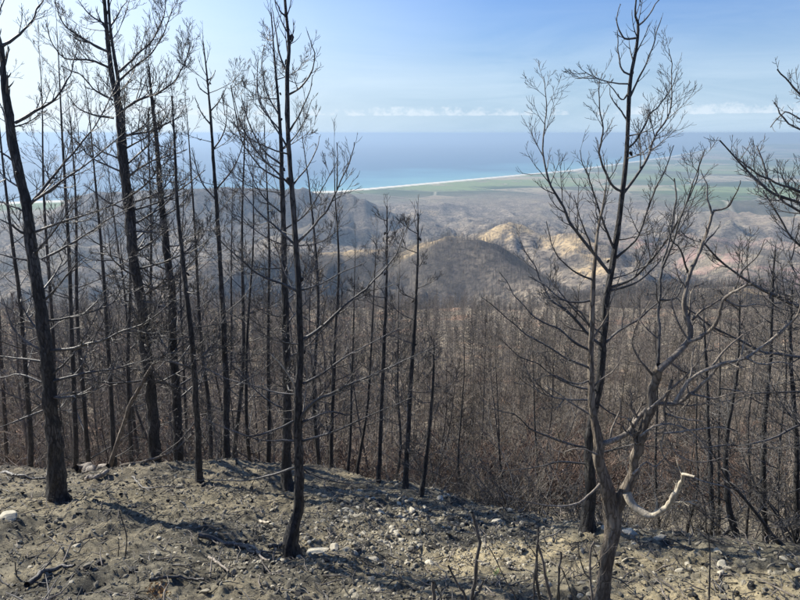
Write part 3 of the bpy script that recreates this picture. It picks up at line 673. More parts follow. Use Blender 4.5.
# --- dark pine right
traced_tree('burnt_pine', 'charred pine on the right with many rising leaders, half hidden by the pale forked tree', 4.75,
    [(584, 553, 16), (588, 520, 13), (590, 500, 12.5), (589, 450, 10), (594, 410, 9), (600, 380, 8.5), (603, 340, 7.5), (607, 300, 7), (612, 268, 6.5), (618, 230, 5.6), (622, 200, 5), (627, 150, 4.6), (629, 100, 4), (631, 75, 3.6), (636, 50, 3), (638, 25, 2.6), (635, 14, 2), (637, -8, 1.6)],
    [L_(4, (610, 274), (595, 255), (575, 230), (562, 205), (550, 185), (544, 165), (543, 148), (545, 125), (547, 100), (544, 77), dy=0.3, sub=.8), L_(2.8, (615, 252), (604, 225), (598, 205), (590, 180), (583, 163), (580, 150)),
     L_(3, (624, 193), (612, 185), (602, 165), (600, 152), (603, 130), (600, 110), (600, 85), (602, 72), dy=-.2), L_(3.4, (623, 194), (635, 178), (646, 160), (655, 135), (668, 118), (672, 95), (671, 70), (668, 48), dy=.3),
     L_(2.6, (626, 150), (638, 138), (650, 115), (663, 100), (673, 86), (676, 72)), L_(2.4, (630, 97), (640, 76), (650, 55), (655, 38), (661, 18)), L_(2.4, (636, 38), (624, 38), (617, 22), (620, 4)), L_(2.2, (638, 26), (647, 18), (656, 4), (662, -6)),
     L_(3.4, (609, 288), (630, 280), (645, 266), (660, 250), (676, 225), (690, 196), (700, 166), (704, 148), dy=-.2), L_(3, (609, 291), (632, 284), (650, 272), (668, 250), (684, 220), (697, 190), dy=.3), L_(2.8, (616, 258), (635, 240), (645, 215), (655, 190), (665, 170), (674, 146)),
     L_(2.8, (603, 345), (620, 330), (640, 318), (660, 300), (682, 272)), L_(3.6, (602, 346), (588, 334), (568, 312), (550, 298), (540, 280), (532, 262), (520, 240)), L_(2.2, (600, 390), (580, 388), (555, 377), (535, 362), (518, 356), (500, 338)),
     L_(3, (591, 449), (570, 444), (548, 436), (530, 429), (516, 415), (492, 409), dy=-.3, sub=.5), L_(2.4, (590, 464), (560, 462), (530, 468), (498, 471), sub=.6), L_(2, (629, 92), (622, 100), (614, 90), (607, 82)), L_(2.2, (631, 75), (622, 70), (619, 55), (617, 30)), L_(2, (628, 122), (620, 110), (612, 100), (609, 88)),
     L_(2.4, (604, 335), (585, 322), (566, 300), (552, 285)), L_(2.2, (596, 402), (615, 415), (640, 420))], auto=8, twig=1.15, sublen=0.34, rmin=0.0014, k=24, cones=4)
# --- pale forked tree
traced_tree('pale_tree', 'pale scorched forked tree at lower right, brown trunk with light wiry branches', 3.15,
    [(601, 612, 17), (604, 585, 14), (606, 560, 14), (612, 530, 15), (612, 510, 18), (606, 485, 14), (599, 460, 12), (598, 440, 11), (594, 420, 7.5), (591, 400, 7), (591, 350, 6), (592, 320, 5.5), (593, 290, 4.8), (595, 262, 4), (597, 235, 3), (603, 205, 2), (606, 186, 1.2)],
    [L_(12, (614, 516), (624, 493), (632, 476), (635, 456), (640, 436), (650, 404), (655, 378), (661, 366), w1=7.5, sub=.1, dy=-.15, m=M_pale, label='thick right fork of the trunk'),
     L_(7, (658, 371), (672, 358), (685, 345), (691, 332), (687, 320), (684, 305), (686, 290), (692, 270), (700, 250), (706, 235), (713, 212), w1=2.4, y0=3.0, dy=.1, sub=.4, m=M_palebr),
     L_(2.2, (712, 214), (708, 200), (707, 185), (700, 170), y0=3.1, dy=.05, sub=.8), L_(2.4, (713, 211), (728, 207), (735, 195), (741, 180), y0=3.1, dy=-.1, sub=.8), L_(2.6, (690, 276), (680, 250), (672, 240), (668, 225), y0=3.1, dy=-.1), L_(2.4, (701, 247), (715, 232), (721, 222), y0=3.1), 
     L_(4.6, (688, 342), (705, 335), (713, 328), (718, 316), (725, 300), (735, 290), (748, 284), w1=2, y0=3.0, dy=-.2, sub=.7, m=M_palebr), L_(3, (692, 320), (705, 308), (725, 297), (745, 285), (765, 278), y0=3.05, dy=-.1, m=M_palebr, sub=.7),
     L_(4.2, (657, 375), (659, 345), (659, 315), (660, 290), (663, 262), (670, 235), (676, 205), (676, 178), w1=1.4, y0=3.05, dy=.2, sub=.6), L_(3, (662, 268), (672, 245), (685, 205), (696, 176), (703, 152), y0=3.1, dy=-.1, sub=.6), L_(2.4, (660, 300), (675, 298), (682, 285), (688, 268), y0=3.1, sub=.7),
     L_(6.5, (599, 444), (612, 441), (630, 430), (644, 412), (655, 405), (675, 404), (692, 394), (706, 380), (718, 366), w1=2, dy=-.25, m=M_palebr, sub=.5), L_(4.4, (675, 403), (690, 380), (712, 367), (745, 358), (765, 345), (785, 330), (797, 316), (806, 296), w1=2, y0=2.9, dy=-.1, m=M_palebr, sub=.5),
     L_(3, (610, 440), (613, 425), (620, 405), (617, 390), m=M_palebr), L_(9, (627, 493), (631, 503), (640, 511), (652, 516), (665, 508), (675, 495), (682, 480), (685, 476), (695, 477), w1=2.4, y0=3.05, dy=-.35, m=M_bare, sub=.4, label='white peeled branch curling up at its end'),
     L_(3, (672, 380), (665, 408), (665, 432), (661, 448), (668, 462), (690, 478), w1=1.4, y0=3.0, m=M_palebr, sub=.6), L_(2.4, (666, 414), (685, 419), (700, 421), (706, 428), y0=3.0, m=M_palebr, sub=.5), L_(2.6, (664, 433), (700, 430), (722, 427), (740, 434), y0=2.95, m=M_palebr, sub=.5),
     L_(1.8, (694, 478), (712, 484), (726, 487), (738, 500), (742, 512), y0=2.8, m=M_palebr, sub=.3), L_(2.8, (600, 484), (590, 495), (575, 504), (555, 507), (530, 503), (503, 494), y0=3.1, dy=-.2, m=M_palebr, sub=.35), L_(2.6, (592, 415), (578, 408), (560, 395), (545, 385), m=M_palebr, sub=.6),
     L_(3, (590, 350), (575, 343), (560, 330), (540, 320), (518, 300), (500, 272), sub=.8), L_(2.8, (590, 368), (570, 360), (545, 345), (520, 330), (500, 312), (482, 296), sub=.7), L_(2.6, (593, 300), (576, 302), (560, 298), (545, 285), (528, 276)), L_(2.4, (594, 280), (580, 275), (562, 262), (552, 245), (546, 222)),
     L_(2.4, (596, 258), (588, 240), (580, 220), (574, 195)), L_(2.2, (590, 392), (600, 380), (612, 372), (622, 358), m=M_palebr), L_(2.2, (592, 340), (606, 318), (612, 300), (622, 270), m=M_palebr), L_(3, (648, 410), (670, 390), (690, 372), (705, 350), (712, 330), y0=3.0, m=M_palebr), L_(2.8, (655, 378), (640, 360), (632, 340), (640, 318), (652, 300), y0=3.05, m=M_palebr), L_(2.6, (640, 436), (660, 424), (684, 428), (700, 440), (712, 456), y0=3.0, m=M_palebr),
     L_(2.6, (690, 394), (715, 398), (740, 392), (765, 396), y0=2.95, m=M_palebr), L_(2.6, (712, 367), (725, 350), (742, 336), (764, 322), y0=2.95, m=M_palebr), L_(2.4, (745, 358), (762, 364), (782, 362), (802, 368), y0=2.85, m=M_palebr), L_(2.2, (668, 440), (678, 455), (700, 462), (722, 458), y0=2.95, m=M_palebr),
     L_(2.6, (670, 362), (684, 372), (700, 374), (716, 384), y0=3.0, m=M_palebr), L_(2.4, (690, 343), (678, 322), (672, 300), (680, 280), y0=3.0, m=M_palebr), L_(2.4, (725, 300), (740, 306), (760, 304), (782, 312), y0=2.9, m=M_palebr), L_(2.4, (735, 290), (742, 272), (756, 258), (764, 240), y0=2.9),
     L_(2.2, (598, 455), (580, 448), (562, 452), (545, 446), y0=3.1, m=M_palebr), L_(2.2, (633, 474), (646, 462), (656, 466), (668, 452), y0=3.05, m=M_palebr), L_(2.4, (592, 330), (580, 312), (562, 300), (548, 300)), L_(2.4, (591, 380), (574, 384), (552, 376), (534, 380)),
     L_(1.6, (604, 580), (598, 560), (592, 545), sub=.4), L_(1.6, (606, 575), (620, 580), (635, 592), sub=.4)],
    mt=M_pale, mb=M_branch, twig=1.15, sublen=0.30, rmin=0.0011, ccrook=0.17, sub_up=0.3, cones=1, k=24, deep=0.3)
# --- tree just outside the right edge whose boughs reach in
traced_tree('burnt_pine', 'dark boughs reaching in from a charred tree at the right edge', 3.7,
    [(905, 640, 20), (898, 520, 17), (885, 420, 15), (878, 330, 13), (870, 240, 10), (862, 150, 7), (858, 60, 4), (856, -20, 2)],
    [L_(5, (872, 330), (835, 318), (800, 308), (770, 293), (745, 280), (722, 262), (700, 240), w1=1.5, dy=-.2), L_(5, (870, 255), (835, 222), (800, 203), (775, 195), (760, 183), (742, 165), (720, 140), w1=1.3, dy=.1), L_(4, (870, 262), (830, 235), (800, 212), (780, 198), (765, 170), (758, 145), w1=1.2, dy=.3),
     L_(4, (866, 200), (830, 205), (800, 192), (775, 182), (755, 172), (735, 158), w1=1.2, dy=-.3), L_(3.4, (862, 160), (830, 145), (800, 130), (785, 120), (773, 103), w1=1.1), L_(3.4, (860, 120), (830, 108), (805, 98), (790, 84), (778, 68), w1=1.1), L_(3, (861, 140), (830, 132), (805, 122), (785, 112), (770, 128), w1=1),
     L_(3.6, (874, 300), (840, 275), (800, 245), (785, 228), (772, 205), (762, 190), w1=1.2, dy=.2), L_(4.4, (876, 372), (840, 362), (800, 357), (765, 352), (740, 340), (715, 328), (690, 310), w1=1.4, dy=.2), L_(3, (884, 420), (840, 400), (800, 392), (760, 393), (720, 388), w1=1.2, dy=-.1), L_(3.6, (890, 440), (840, 420), (800, 425), (770, 440), (730, 446), (700, 448), w1=1.2)],
    twig=1.3, sublen=0.32, auto=6, rmin=0.0014, cones=0, k=16)
# --- dark leaning stems at the right rim
for (tr, Yb, lab) in [([(794, 560, 5), (772, 535, 4), (750, 505, 3.2), (728, 480, 2.4), (712, 452, 1.4)], 4.3, 'black stem leaning hard to the left at the right rim'),
                      ([(738, 545, 6), (731, 515, 7), (727, 490, 6), (726, 440, 5), (733, 400, 4), (738, 360, 3), (740, 300, 1.6)], 4.9, 'dark trunk with a bulging foot at the right rim of the clearing'),
                      ([(765, 540, 6), (763, 480, 6), (765, 420, 5), (770, 360, 4), (772, 300, 3), (775, 250, 1.5)], 5.3, 'straight dark trunk second from the right edge among leaning stems'),
                      ([(712, 532, 5), (711, 480, 5), (708, 420, 4), (706, 360, 3), (703, 310, 1.5)], 5.5, 'slim upright trunk right of the white curling branch'),
                      ([(795, 545, 6), (797, 480, 6), (795, 420, 5), (790, 350, 4), (792, 290, 2)], 5.2, 'dark upright trunk against the right edge of the clearing')]:
    traced_tree('burnt_sapling', lab, Yb, tr, [], auto=12, rmin=0.0016, k=10, cones=0, flare=1.1, sub_up=.35)

# ------------------------------------------------------------------ pine prototypes
def proto_tree(H, nb, spread, rmin, rad0, lev=3, crook=0.065, bare=0.25, dens=1.0, updeg=0.45, parts=True, kt=9, fine=1.0):
    """returns trunk data, list of branch datas (in metres, base at the origin)"""
    n = 16; t = np.linspace(0, 1, n); s0 = rng.uniform(0, 50)
    P = np.stack([fbm(t * 2 + s0, t * 0 + 1, 2, 501) * 0.03 * H, fbm(t * 2 + s0, t * 0 + 5, 2, 511) * 0.03 * H, t * H - 0.25], 1); P[0, :2] = 0
    P[:, :2] -= P[0, :2]
    R = rad0 * (1 - t) ** 0.85 + rmin * 1.2; R[0] *= 1.3
    tb = TB(); tb.add(P, R, kt); trunk = tb.arrays(0.12 if kt >= 8 else 0)
    br = []
    for i in range(nb):
        tt = bare + (0.99 - bare) * ((i + rng.random()) / nb); kk = min(int(tt * (n - 1)), n - 2); p = P[kk] + (P[kk + 1] - P[kk]) * (tt * (n - 1) - kk)
        az = i * 2.4 + rng.uniform(-.5, .5); LL = spread * (1.05 - 0.75 * tt) * rng.uniform(0.55, 1.1)
        el = 0.05 + 0.7 * tt + rng.uniform(-.15, .2)
        tb = TB(); grow(tb, p, np.array([math.cos(az), math.sin(az), el]), LL, max(R[kk] * 0.30, rmin * 1.5), lev, rmin, updeg, dens, crook)
        br.append(tb.arrays())
    tb = TB()
    for i in range(5):
        a = i * 2.4; grow(tb, P[-1 - (i > 2)], np.array([math.cos(a) * .3 * (i > 0), math.sin(a) * .3 * (i > 0), 1.0]), 0.045 * H, rmin * 1.3, 1 if lev > 1 else 0, rmin, .6, .8, crook)
    br.append(tb.arrays())
    return trunk, br
def merge(lst):
    Vs, Fs, off = [], [], 0
    for v, f in lst: Vs.append(v); Fs.append(f + off); off += len(v)
    return np.concatenate(Vs), np.concatenate(Fs)
def mesh_data(name, vf, mat):
    o = mesh_obj(name, vf[0], vf[1], mat, link=False); d = o.data; bpy.data.objects.remove(o); return d

# near prototypes: every branch its own mesh
NEARP = []
for i in range(6):
    tr, br = proto_tree(8.0, [20, 15, 24, 17, 13, 22][i], [1.9, 1.6, 1.5, 2.1, 1.7, 1.3][i], 0.0023, 0.054, 3, bare=[.18, .4, .25, .12, .5, .3][i], dens=0.62)
    NEARP.append((mesh_data('trunk', tr, M_char), [mesh_data('branch', b, M_branch) for b in br]))
used = []
def place_near(px, Y, tpx, tpy, label, group, pid):
    # foot on the ground under column px, top at the given sky position
    x = (px - 400) / F * (Y * CP - (-5.0) * SP)
    for _ in range(3):
        z = hz(x, Y); x = (px - 400) / F * (Y * CP - z * SP)
    z = hz(x, Y); top = at(tpx, tpy, Y)
    H = top[2] - z; s = H / 7.75
    root = empty('burnt_pine', (x, Y, z)); tag(root, label, 'tree', group)
    lean = math.atan2(top[0] - x, H)
    root.rotation_euler = (0, lean, 0)
    root.scale = (min(s, 1.1) * 0.95, min(s, 1.1) * 0.95, s)
    tm, bms = NEARP[pid % len(NEARP)]
    sp = rng.uniform(0, 6.28)
    t = bpy.data.objects.new('trunk', tm); COL.objects.link(t); t.parent = root; t.rotation_euler = (0, 0, sp)
    for b in bms:
        o = bpy.data.objects.new('branch', b); COL.objects.link(o); o.parent = root; o.rotation_euler = (0, 0, sp)
    used.append((x, Y))
G1 = 'thin burnt pines behind the left rim'
for i, (px, Y, tx, ty, lab) in enumerate([
    (22, 10.4, -6, 48, 'thin black pine at the far left, behind the thick leaning trunk'),
    (78, 10.8, 46, 14, 'thin tall pine rising between the thick left trunk and the tallest pine'),
    (62, 12.6, 30, 40, 'thin pine just right of the thick left trunk, tip above its low boughs'),
    (98, 11.4, 62, 84, 'short-topped thin pine left of the tallest pine'),
    (112, 9.9, 88, 72, 'dark pine with its foot beside the leaning pale stem'),
    (128, 12.0, 131, 66, 'thin pine directly behind the tallest pine trunk'),
    (165, 12.5, 146, 96, 'thin pine filling the gap right of the tallest pine'),
    (209, 12.0, 190, 92, 'thin pine between the forward slim pine and the bare-tipped one'),
    (240, 11.4, 232, 84, 'narrow pine with upswept tip, right of the bare-tipped pine'),
    (255, 10.2, 248, 150, 'thin straight trunk in the gap left of the centre pine'),
    (266, 9.6, 258, 110, 'second thin straight trunk left of the centre pine'),
    (318, 11.0, 308, 118, 'thin pine just right of the centre pine trunk'),
    (334, 10.0, 335, 138, 'thin pine whose feathery tip stands against the sea'),
    (347, 8.9, 352, 236, 'slim dark stem in the clump right of the centre pine'),
    (360, 8.9, 372, 224, 'slim stem with a cone-knotted tip against the blue hill'),
    (397, 10.5, 398, 262, 'short thin pine just left of the rim pair'),
    (5, 13.0, -20, 110, 'grey pine at the left edge among the shaded clump'),
    (140, 15.0, 112, 150, 'grey-black pine low behind the tallest pine'),
    (190, 15.5, 182, 160, 'grey-black pine low behind the forward slim pine'),
    (230, 15.0, 226, 175, 'grey-black pine low behind the bare-tipped pine'),
    (655, 6.8, 662, 300, 'thin dark pine in the tangle just right of the pale tree fork'),
    (690, 7.6, 700, 330, 'thin dark pine above the end of the white curling branch'),
    (720, 7.2, 716, 300, 'thin dark pine behind the trunk with the bulging foot'),
    (748, 6.6, 752, 330, 'thin dark pine between the bulging-foot trunk and the straight trunk'),
    (778, 7.4, 786, 300, 'thin dark pine near the right edge below the reaching boughs'),
    (540, 8.6, 536, 330, 'thin grey pine left of the right-hand charred pine'),
    (505, 9.0, 500, 345, 'thin grey pine above the brush right of the sandy rim'),
    (465, 9.5, 462, 320, 'thin grey pine directly right of the rim pair')]):
    place_near(px, Y, tx, ty, lab, G1, i)

# forest prototypes
def crown_proto(H, nb, spread, rmin, rad0, dens, lev=2, updeg=.55):
    tr, br = proto_tree(H, nb, spread, rmin, rad0, lev, bare=0.16, dens=dens, kt=6, updeg=updeg)
    return tr, merge(br)
MIDP = []
for i in range(7):
    tr, cr = crown_proto(rng.uniform(7, 9.5), 40, rng.uniform(1.6, 2.3), 0.0085, 0.055, 0.85)
    MIDP.append((mesh_data('trunk', tr, M_fartrunk), mesh_data('branches', cr, M_far), (tr, cr)))
def shrub_proto(H, ns, rmin, mat):
    tb = TB()
    for i in range(ns):
        az = rng.uniform(0, 6.28); grow(tb, np.array([rng.uniform(-.12, .12), rng.uniform(-.12, .12), -0.05]), np.array([math.cos(az) * .7, math.sin(az) * .7, rng.uniform(.5, 1.6)]), H * rng.uniform(.5, 1), 0.011, 3, rmin, 0.45, .75, 0.16)
    return tb.arrays()
SHRUB = [mesh_data('stems', shrub_proto(rng.uniform(1.3, 2.2), 7, 0.0022, M_branch), M_branch) for _ in range(5)]

PSH = [mesh_data('stems', shrub_proto(rng.uniform(1.4, 2.0), 5, 0.0022, M_palebr), M_palebr) for _ in range(2)]

# positions of the forest below, nearest first
def forest_points():
    pts = []
    cell = 1.75
    for rr0, rr1, sp in ((11.5, 60, 2.15), (60, 150, 2.9), (150, 275, 3.7)):
        gx = np.arange(-rr1 * 0.85, rr1 * 0.85, sp); gy = np.arange(2, rr1, sp)
        GX, GY = np.meshgrid(gx, gy); GX = GX + rng.uniform(-.48, .48, GX.shape) * sp; GY = GY + rng.uniform(-.48, .48, GY.shape) * sp
        x, y = GX.ravel(), GY.ravel(); r = np.hypot(x, y); a = np.degrees(np.arctan2(x, y))
        e = np.interp(x, EX, EY)
        keep = (r >= rr0) & (r < rr1) & (np.abs(a) < 40) & (y > e + 2.2)
        keep &= (fbm(x / 11, y / 11, 2, 601) > -0.42)
        pts.append(np.stack([x[keep], y[keep]], 1))
    # right side, close below the rim
    p = np.concatenate(pts)
    return p[np.argsort(np.hypot(p[:, 0], p[:, 1]))]
FP = forest_points()
FP = np.array([p for p in FP if not any((p[0] - a) ** 2 + (p[1] - b) ** 2 < 0.5 for a, b in used)]) if len(used) else FP
FZ = height(FP[:, 0], FP[:, 1], False)
NI = 300
def top_limit(x, y, z):
    dp = y * CP - z * SP; px = 400 + F * x / dp
    row = np.interp(px, [0, 330, 400, 440, 560, 700, 800], [110, 150, 245, 285, 292, 285, 275]) + 45 * rng.random(np.shape(x)) ** 2
    v = (300 - row) / F; return ((-SP + v * CP) / (CP + v * SP) * y - z) / 8.8
LABR = 'burnt leafless pine in the grey forest filling the slope below the rim'
for i in range(NI):
    x, y = FP[i]; z = FZ[i]
    root = empty('forest_tree', (x, y, z - 0.1)); tag(root, LABR, 'tree', 'burnt forest below the rim')
    s = rng.uniform(0.55, 1.0) * (0.78 if x > 1 else 0.92) * (0.72 if y < 16 and x > 1 else 1); s = min(s, max(.25, float(top_limit(x, y, z)))); root.rotation_euler = (rng.normal(0, .07), rng.normal(0, .07), rng.uniform(0, 6.28)); root.scale = (s, s, s)
    tm, cm, _ = MIDP[rng.integers(len(MIDP))]
    for nm, d in (('trunk', tm), ('crown', cm)):
        o = bpy.data.objects.new(nm, d); COL.objects.link(o); o.parent = root

# instancer for the rest
def instancer(name, pts, rots, scl, idx, protos, kind='stuff'):
    pc = bpy.data.collections.new(name + '_kinds')
    for i, (d) in enumerate(protos):
        o = bpy.data.objects.new('%s_kind_%02d' % (name, i), d); pc.objects.link(o)
    me = bpy.data.meshes.new(name); me.vertices.add(len(pts)); me.vertices.foreach_set('co', np.asarray(pts, np.float32).ravel())
    a = me.attributes.new('rot', 'FLOAT_VECTOR', 'POINT'); a.data.foreach_set('vector', np.asarray(rots, np.float32).ravel())
    a = me.attributes.new('scl', 'FLOAT_VECTOR', 'POINT'); a.data.foreach_set('vector', np.asarray(scl, np.float32).ravel())
    a = me.attributes.new('idx', 'INT', 'POINT'); a.data.foreach_set('value', np.asarray(idx, np.int32))
    o = bpy.data.objects.new(name, me); COL.objects.link(o); o['kind'] = kind
    ng = bpy.data.node_groups.new(name, 'GeometryNodeTree')
    ng.interface.new_socket('Geometry', in_out='INPUT', socket_type='NodeSocketGeometry'); ng.interface.new_socket('Geometry', in_out='OUTPUT', socket_type='NodeSocketGeometry')
    N, L, node = nt(ng)
    gi = node('NodeGroupInput'); go = node('NodeGroupOutput'); ci = node('GeometryNodeCollectionInfo'); ci.inputs[0].default_value = pc
    ci.inputs['Separate Children'].default_value = True; ci.inputs['Reset Children'].default_value = True
    ip = node('GeometryNodeInstanceOnPoints'); ip.inputs['Pick Instance'].default_value = True
    def na(nm, ty): 
        q = node('GeometryNodeInputNamedAttribute', data_type=ty); q.inputs[0].default_value = nm; return q.outputs[0]
    e2r = node('FunctionNodeEulerToRotation'); L.new(na('rot', 'FLOAT_VECTOR'), e2r.inputs[0])
    L.new(gi.outputs[0], ip.inputs['Points']); L.new(ci.outputs[0], ip.inputs['Instance']); L.new(e2r.outputs[0], ip.inputs['Rotation'])
    L.new(na('scl', 'FLOAT_VECTOR'), ip.inputs['Scale']); L.new(na('idx', 'INT'), ip.inputs['Instance Index']); L.new(ip.outputs[0], go.inputs[0])
    md = o.modifiers.new('scatter', 'NODES'); md.node_group = ng
    return o

def two_mat(name, a, ma, b, mb):
    V, Fq = merge([a, b]); me = mesh_data(name, (V, Fq), ma); me.materials.append(mb)
    mi = np.zeros(len(Fq), np.int32); mi[len(a[1]):] = 1; me.polygons.foreach_set('material_index', mi); return me
FPROT = [two_mat('forest_tree', t[2][0], M_fartrunk, t[2][1], M_far) for t in MIDP]
# sparser, stouter twigs for the trees furthest off
def lite(H, nb, spread, rmin, mat, lev=1):
    tr, br = proto_tree(H, nb, spread, rmin, 0.03, lev, bare=0.15, dens=0.8, kt=4)
    return two_mat('far_tree', tr, M_fartrunk, merge(br), mat)
LITE = [lite(rng.uniform(7.5, 10), 34, 2.3, 0.026, M_far) for _ in range(5)]
rest = FP[NI:]; rz = FZ[NI:]; n = len(rest); r = np.hypot(rest[:, 0], rest[:, 1])
s = 0.35 + 0.8 * rng.random(n) ** 0.7; s = np.minimum(s, np.maximum(.25, top_limit(rest[:, 0], rest[:, 1], rz)))
far = r > 110
for nm, sel, prot in (('forest', ~far, FPROT), ('far_forest', far, LITE)):
    q = np.stack([rest[sel, 0], rest[sel, 1], rz[sel] - 0.1], 1); m = len(q)
    o = instancer(nm, q, np.stack([rng.normal(0, .06, m), rng.normal(0, .06, m), rng.uniform(0, 6.28, m)], 1), np.repeat(s[sel][:, None], 3, 1), rng.integers(0, len(prot), m), prot)
    tag(o, 'mass of grey burnt forest covering the lower slope', None)
print('FOREST', len(FP))
# woods on the hills beyond: tiny trees, part of the view
def hill_trees():
    N_ = 120000
    a = np.radians(rng.uniform(-37, 37, N_)); r = np.sqrt(rng.uniform(420 ** 2, 2300 ** 2, N_)) ** 1.0
    r = 420 + 1900 * rng.random(N_) ** 1.8
    x, y = r * np.sin(a), r * np.cos(a); z = height(x, y, False)
    keep = fbm(x / 90, y / 90, 3, 701) > -0.12
    x, y, z, r = x[keep], y[keep], z[keep], r[keep]; m = len(x)
    s = rng.uniform(0.5, 1.15, m)
    sc = np.stack([s * 1.2, s * 1.2, s], 1)
    far_prot = [lite(8, 12, 1.9, 0.05, M_far, 0) for _ in range(3)] + [lite(6, 16, 1.5, 0.12, M_rust, 0)]
    idx = np.where(rng.random(m) < 0.02, 3, rng.integers(0, 3, m))
    o = instancer('hill_wood', np.stack([x, y, z], 1), np.stack([0 * x, 0 * x, rng.uniform(0, 6.28, m)], 1), sc, idx, far_prot)
    tag(o, 'sparse burnt woodland dotted over the hills beyond', None)
hill_trees()

# shrubs behind the rim
sx = []
for i in range(105):
    a = rad(rng.uniform(-38, 38)); 
    x = math.sin(a) * 8; Y = np.interp(math.tan(a) * 7, EX, EY) + (rng.random() ** 1.3) * 6 + 0.35
    x = math.tan(a) * (Y + 1.5); Y = np.interp(x, EX, EY) + (rng.random() ** 1.3) * 6 + 0.4
    if x > 1.5 or rng.random() < 0.6: sx.append((x, Y))
sx += [(rng.uniform(0.3, 1.6), rng.uniform(7.6, 10)) for _ in range(14)]
for i, (x, Y) in enumerate(sx):
    o = bpy.data.objects.new('burnt_shrub', (SHRUB[:3] + PSH)[i % 5]); COL.objects.link(o)
    o.location = (x, Y, hz(x, Y)); s = rng.uniform(0.6, 1.15); o.scale = (s, s, s * rng.uniform(.8, 1.1)); o.rotation_euler = (rng.uniform(-.1, .1), rng.uniform(-.1, .1), rng.uniform(0, 6.28))
    tag(o, 'leafless burnt shrub tangled among the trunks behind the rim', 'shrub', 'burnt shrubs behind the rim')

M_brush = bark_mat('brown_brush_stems', (0.15, 0.105, 0.085), (0.40, 0.30, 0.235), fleck=1.0, spec=0.2, rough=0.85, bump=0.0, vary=0.6)
def brush():
    BP = [mesh_data('stems', shrub_proto(rng.uniform(1.0, 1.7), 5, 0.0045, M_brush), M_brush) for _ in range(4)]
    n = 5200; a = np.radians(rng.uniform(-38, 38, n)); r = 11 + 95 * rng.random(n) ** 1.25; x, y = r * np.sin(a), r * np.cos(a)
    keep = (fbm(x / 9, y / 9, 3, 951) > rng.uniform(-.5, .35, n)) & (y > np.interp(x, EX, EY) + 3); x, y, r = x[keep], y[keep], r[keep]; n = len(x)
    s = rng.uniform(.6, 1.5, n) * (1 + r / 160)
    o = instancer('brush', np.stack([x, y, height(x, y, False)], 1), np.stack([rng.normal(0, .1, n), rng.normal(0, .1, n), rng.uniform(0, 6.28, n)], 1), np.stack([s, s, s * .8], 1), rng.integers(0, 4, n), BP)
    tag(o, 'brown leafless brush growing between the burnt trunks', None)
brush()

# ------------------------------------------------------------------ foreground sprouts, sticks, stones
def polyline_thing(name, label, cat, Y, stems, mat=None, tw=0.6, group=None, sub=0.2):
    base = None; tb_list = []
    for st in stems:
        pts = [at(a, b, Y + (0.0 if i else 0)) for i, (a, b) in enumerate(st['pts'])]
        if base is None:
            base = pts[0].copy(); base[2] = hz(base[0], base[1])
        pts = [np.array([pts[0][0], pts[0][1], min(pts[0][2], hz(pts[0][0], pts[0][1])) - 0.05])] + pts
        P, L0 = catmull(pts, 18); dp = depth_of(pts[-1]); r0, r1 = st['w'] / 2 / F * dp, st.get('w1', 1.2) / 2 / F * dp
        P = P + np.stack([fbm(np.arange(18) * .5, np.full(18, st['pts'][0][0] + q), 2, 801 + q) for q in range(3)], 1) * r0 * .8
        tb = TB(); tb.add(P, np.linspace(r0, r1, 18) * (1 + .2 * fbm(np.arange(18) * 1.3, np.full(18, 3.0 + st['pts'][0][0]), 2, 811)), 8)
        for i in range(int(L0 / 0.12 * tw)):
            k = rng.integers(4, 17); d = nrm(P[k + 0] - P[k - 1]); sv = nrm(np.cross(d, rv()))
            grow(tb, P[k], d * .6 + sv * .7, sub * rng.uniform(.3, 1), r1 * .7, 1, 0.0009, .4, .7, .15)
        tb_list.append((tb, st))
    root = empty(name, base); tag(root, label, cat, group)
    for tb, st in tb_list: tb.build('stem', st.get('m', mat or M_branch), root, base)
polyline_thing('sprout', 'black knotted sapling stub upright at bottom centre', 'sapling', 2.6, [dict(w=5, w1=3, pts=[(472, 612), (474, 585), (478, 550), (480, 545), (476, 530), (473, 512)]), dict(w=3.5, w1=2, pts=[(473, 603), (479, 592), (483, 580)]), dict(w=3.6, w1=2, pts=[(466, 604), (458, 585), (448, 566)])], tw=.15)
polyline_thing('sprout', 'short grey broken stick stub at the bottom edge left of centre', 'sapling', 2.6, [dict(w=4.5, w1=3.5, pts=[(434, 612), (434, 598), (434, 582)], m=M_palebr), dict(w=1.8, w1=1.2, pts=[(442, 604), (438, 590), (434, 580)])], tw=.1)
polyline_thing('sprout', 'pair of thin black shoots rising left of the pale tree', 'sapling', 2.9, [dict(w=4, w1=2, pts=[(541, 608), (537, 575), (536, 550), (539, 528)]), dict(w=4, w1=2.4, pts=[(550, 608), (546, 580), (541, 556), (538, 545)], m=M_palebr), dict(w=2, w1=1.2, pts=[(538, 542), (550, 538), (562, 530)])], tw=.5)
polyline_thing('sprout', 'single short black shoot beside the pale tree trunk', 'sapling', 2.9, [dict(w=3, w1=2, pts=[(558, 608), (559, 585), (560, 562), (561, 552)]), dict(w=1.6, w1=1, pts=[(560, 570), (566, 580), (574, 600)])], tw=.5)
polyline_thing('sprout', 'thin grey shoot close in front of the pale trunk', 'sapling', 2.6, [dict(w=3.4, w1=2, pts=[(592, 610), (591, 585), (590, 560), (591, 543), (594, 541)], m=M_palebr), dict(w=1.6, w1=1, pts=[(592, 590), (584, 572), (579, 555), (578, 545)])], tw=.7)
polyline_thing('sprout', 'lone straight thin black shoot in the open at lower right', 'sapling', 2.9, [dict(w=2.4, w1=1.2, pts=[(708, 608), (709, 585), (710, 560), (709, 534)])], tw=.3)
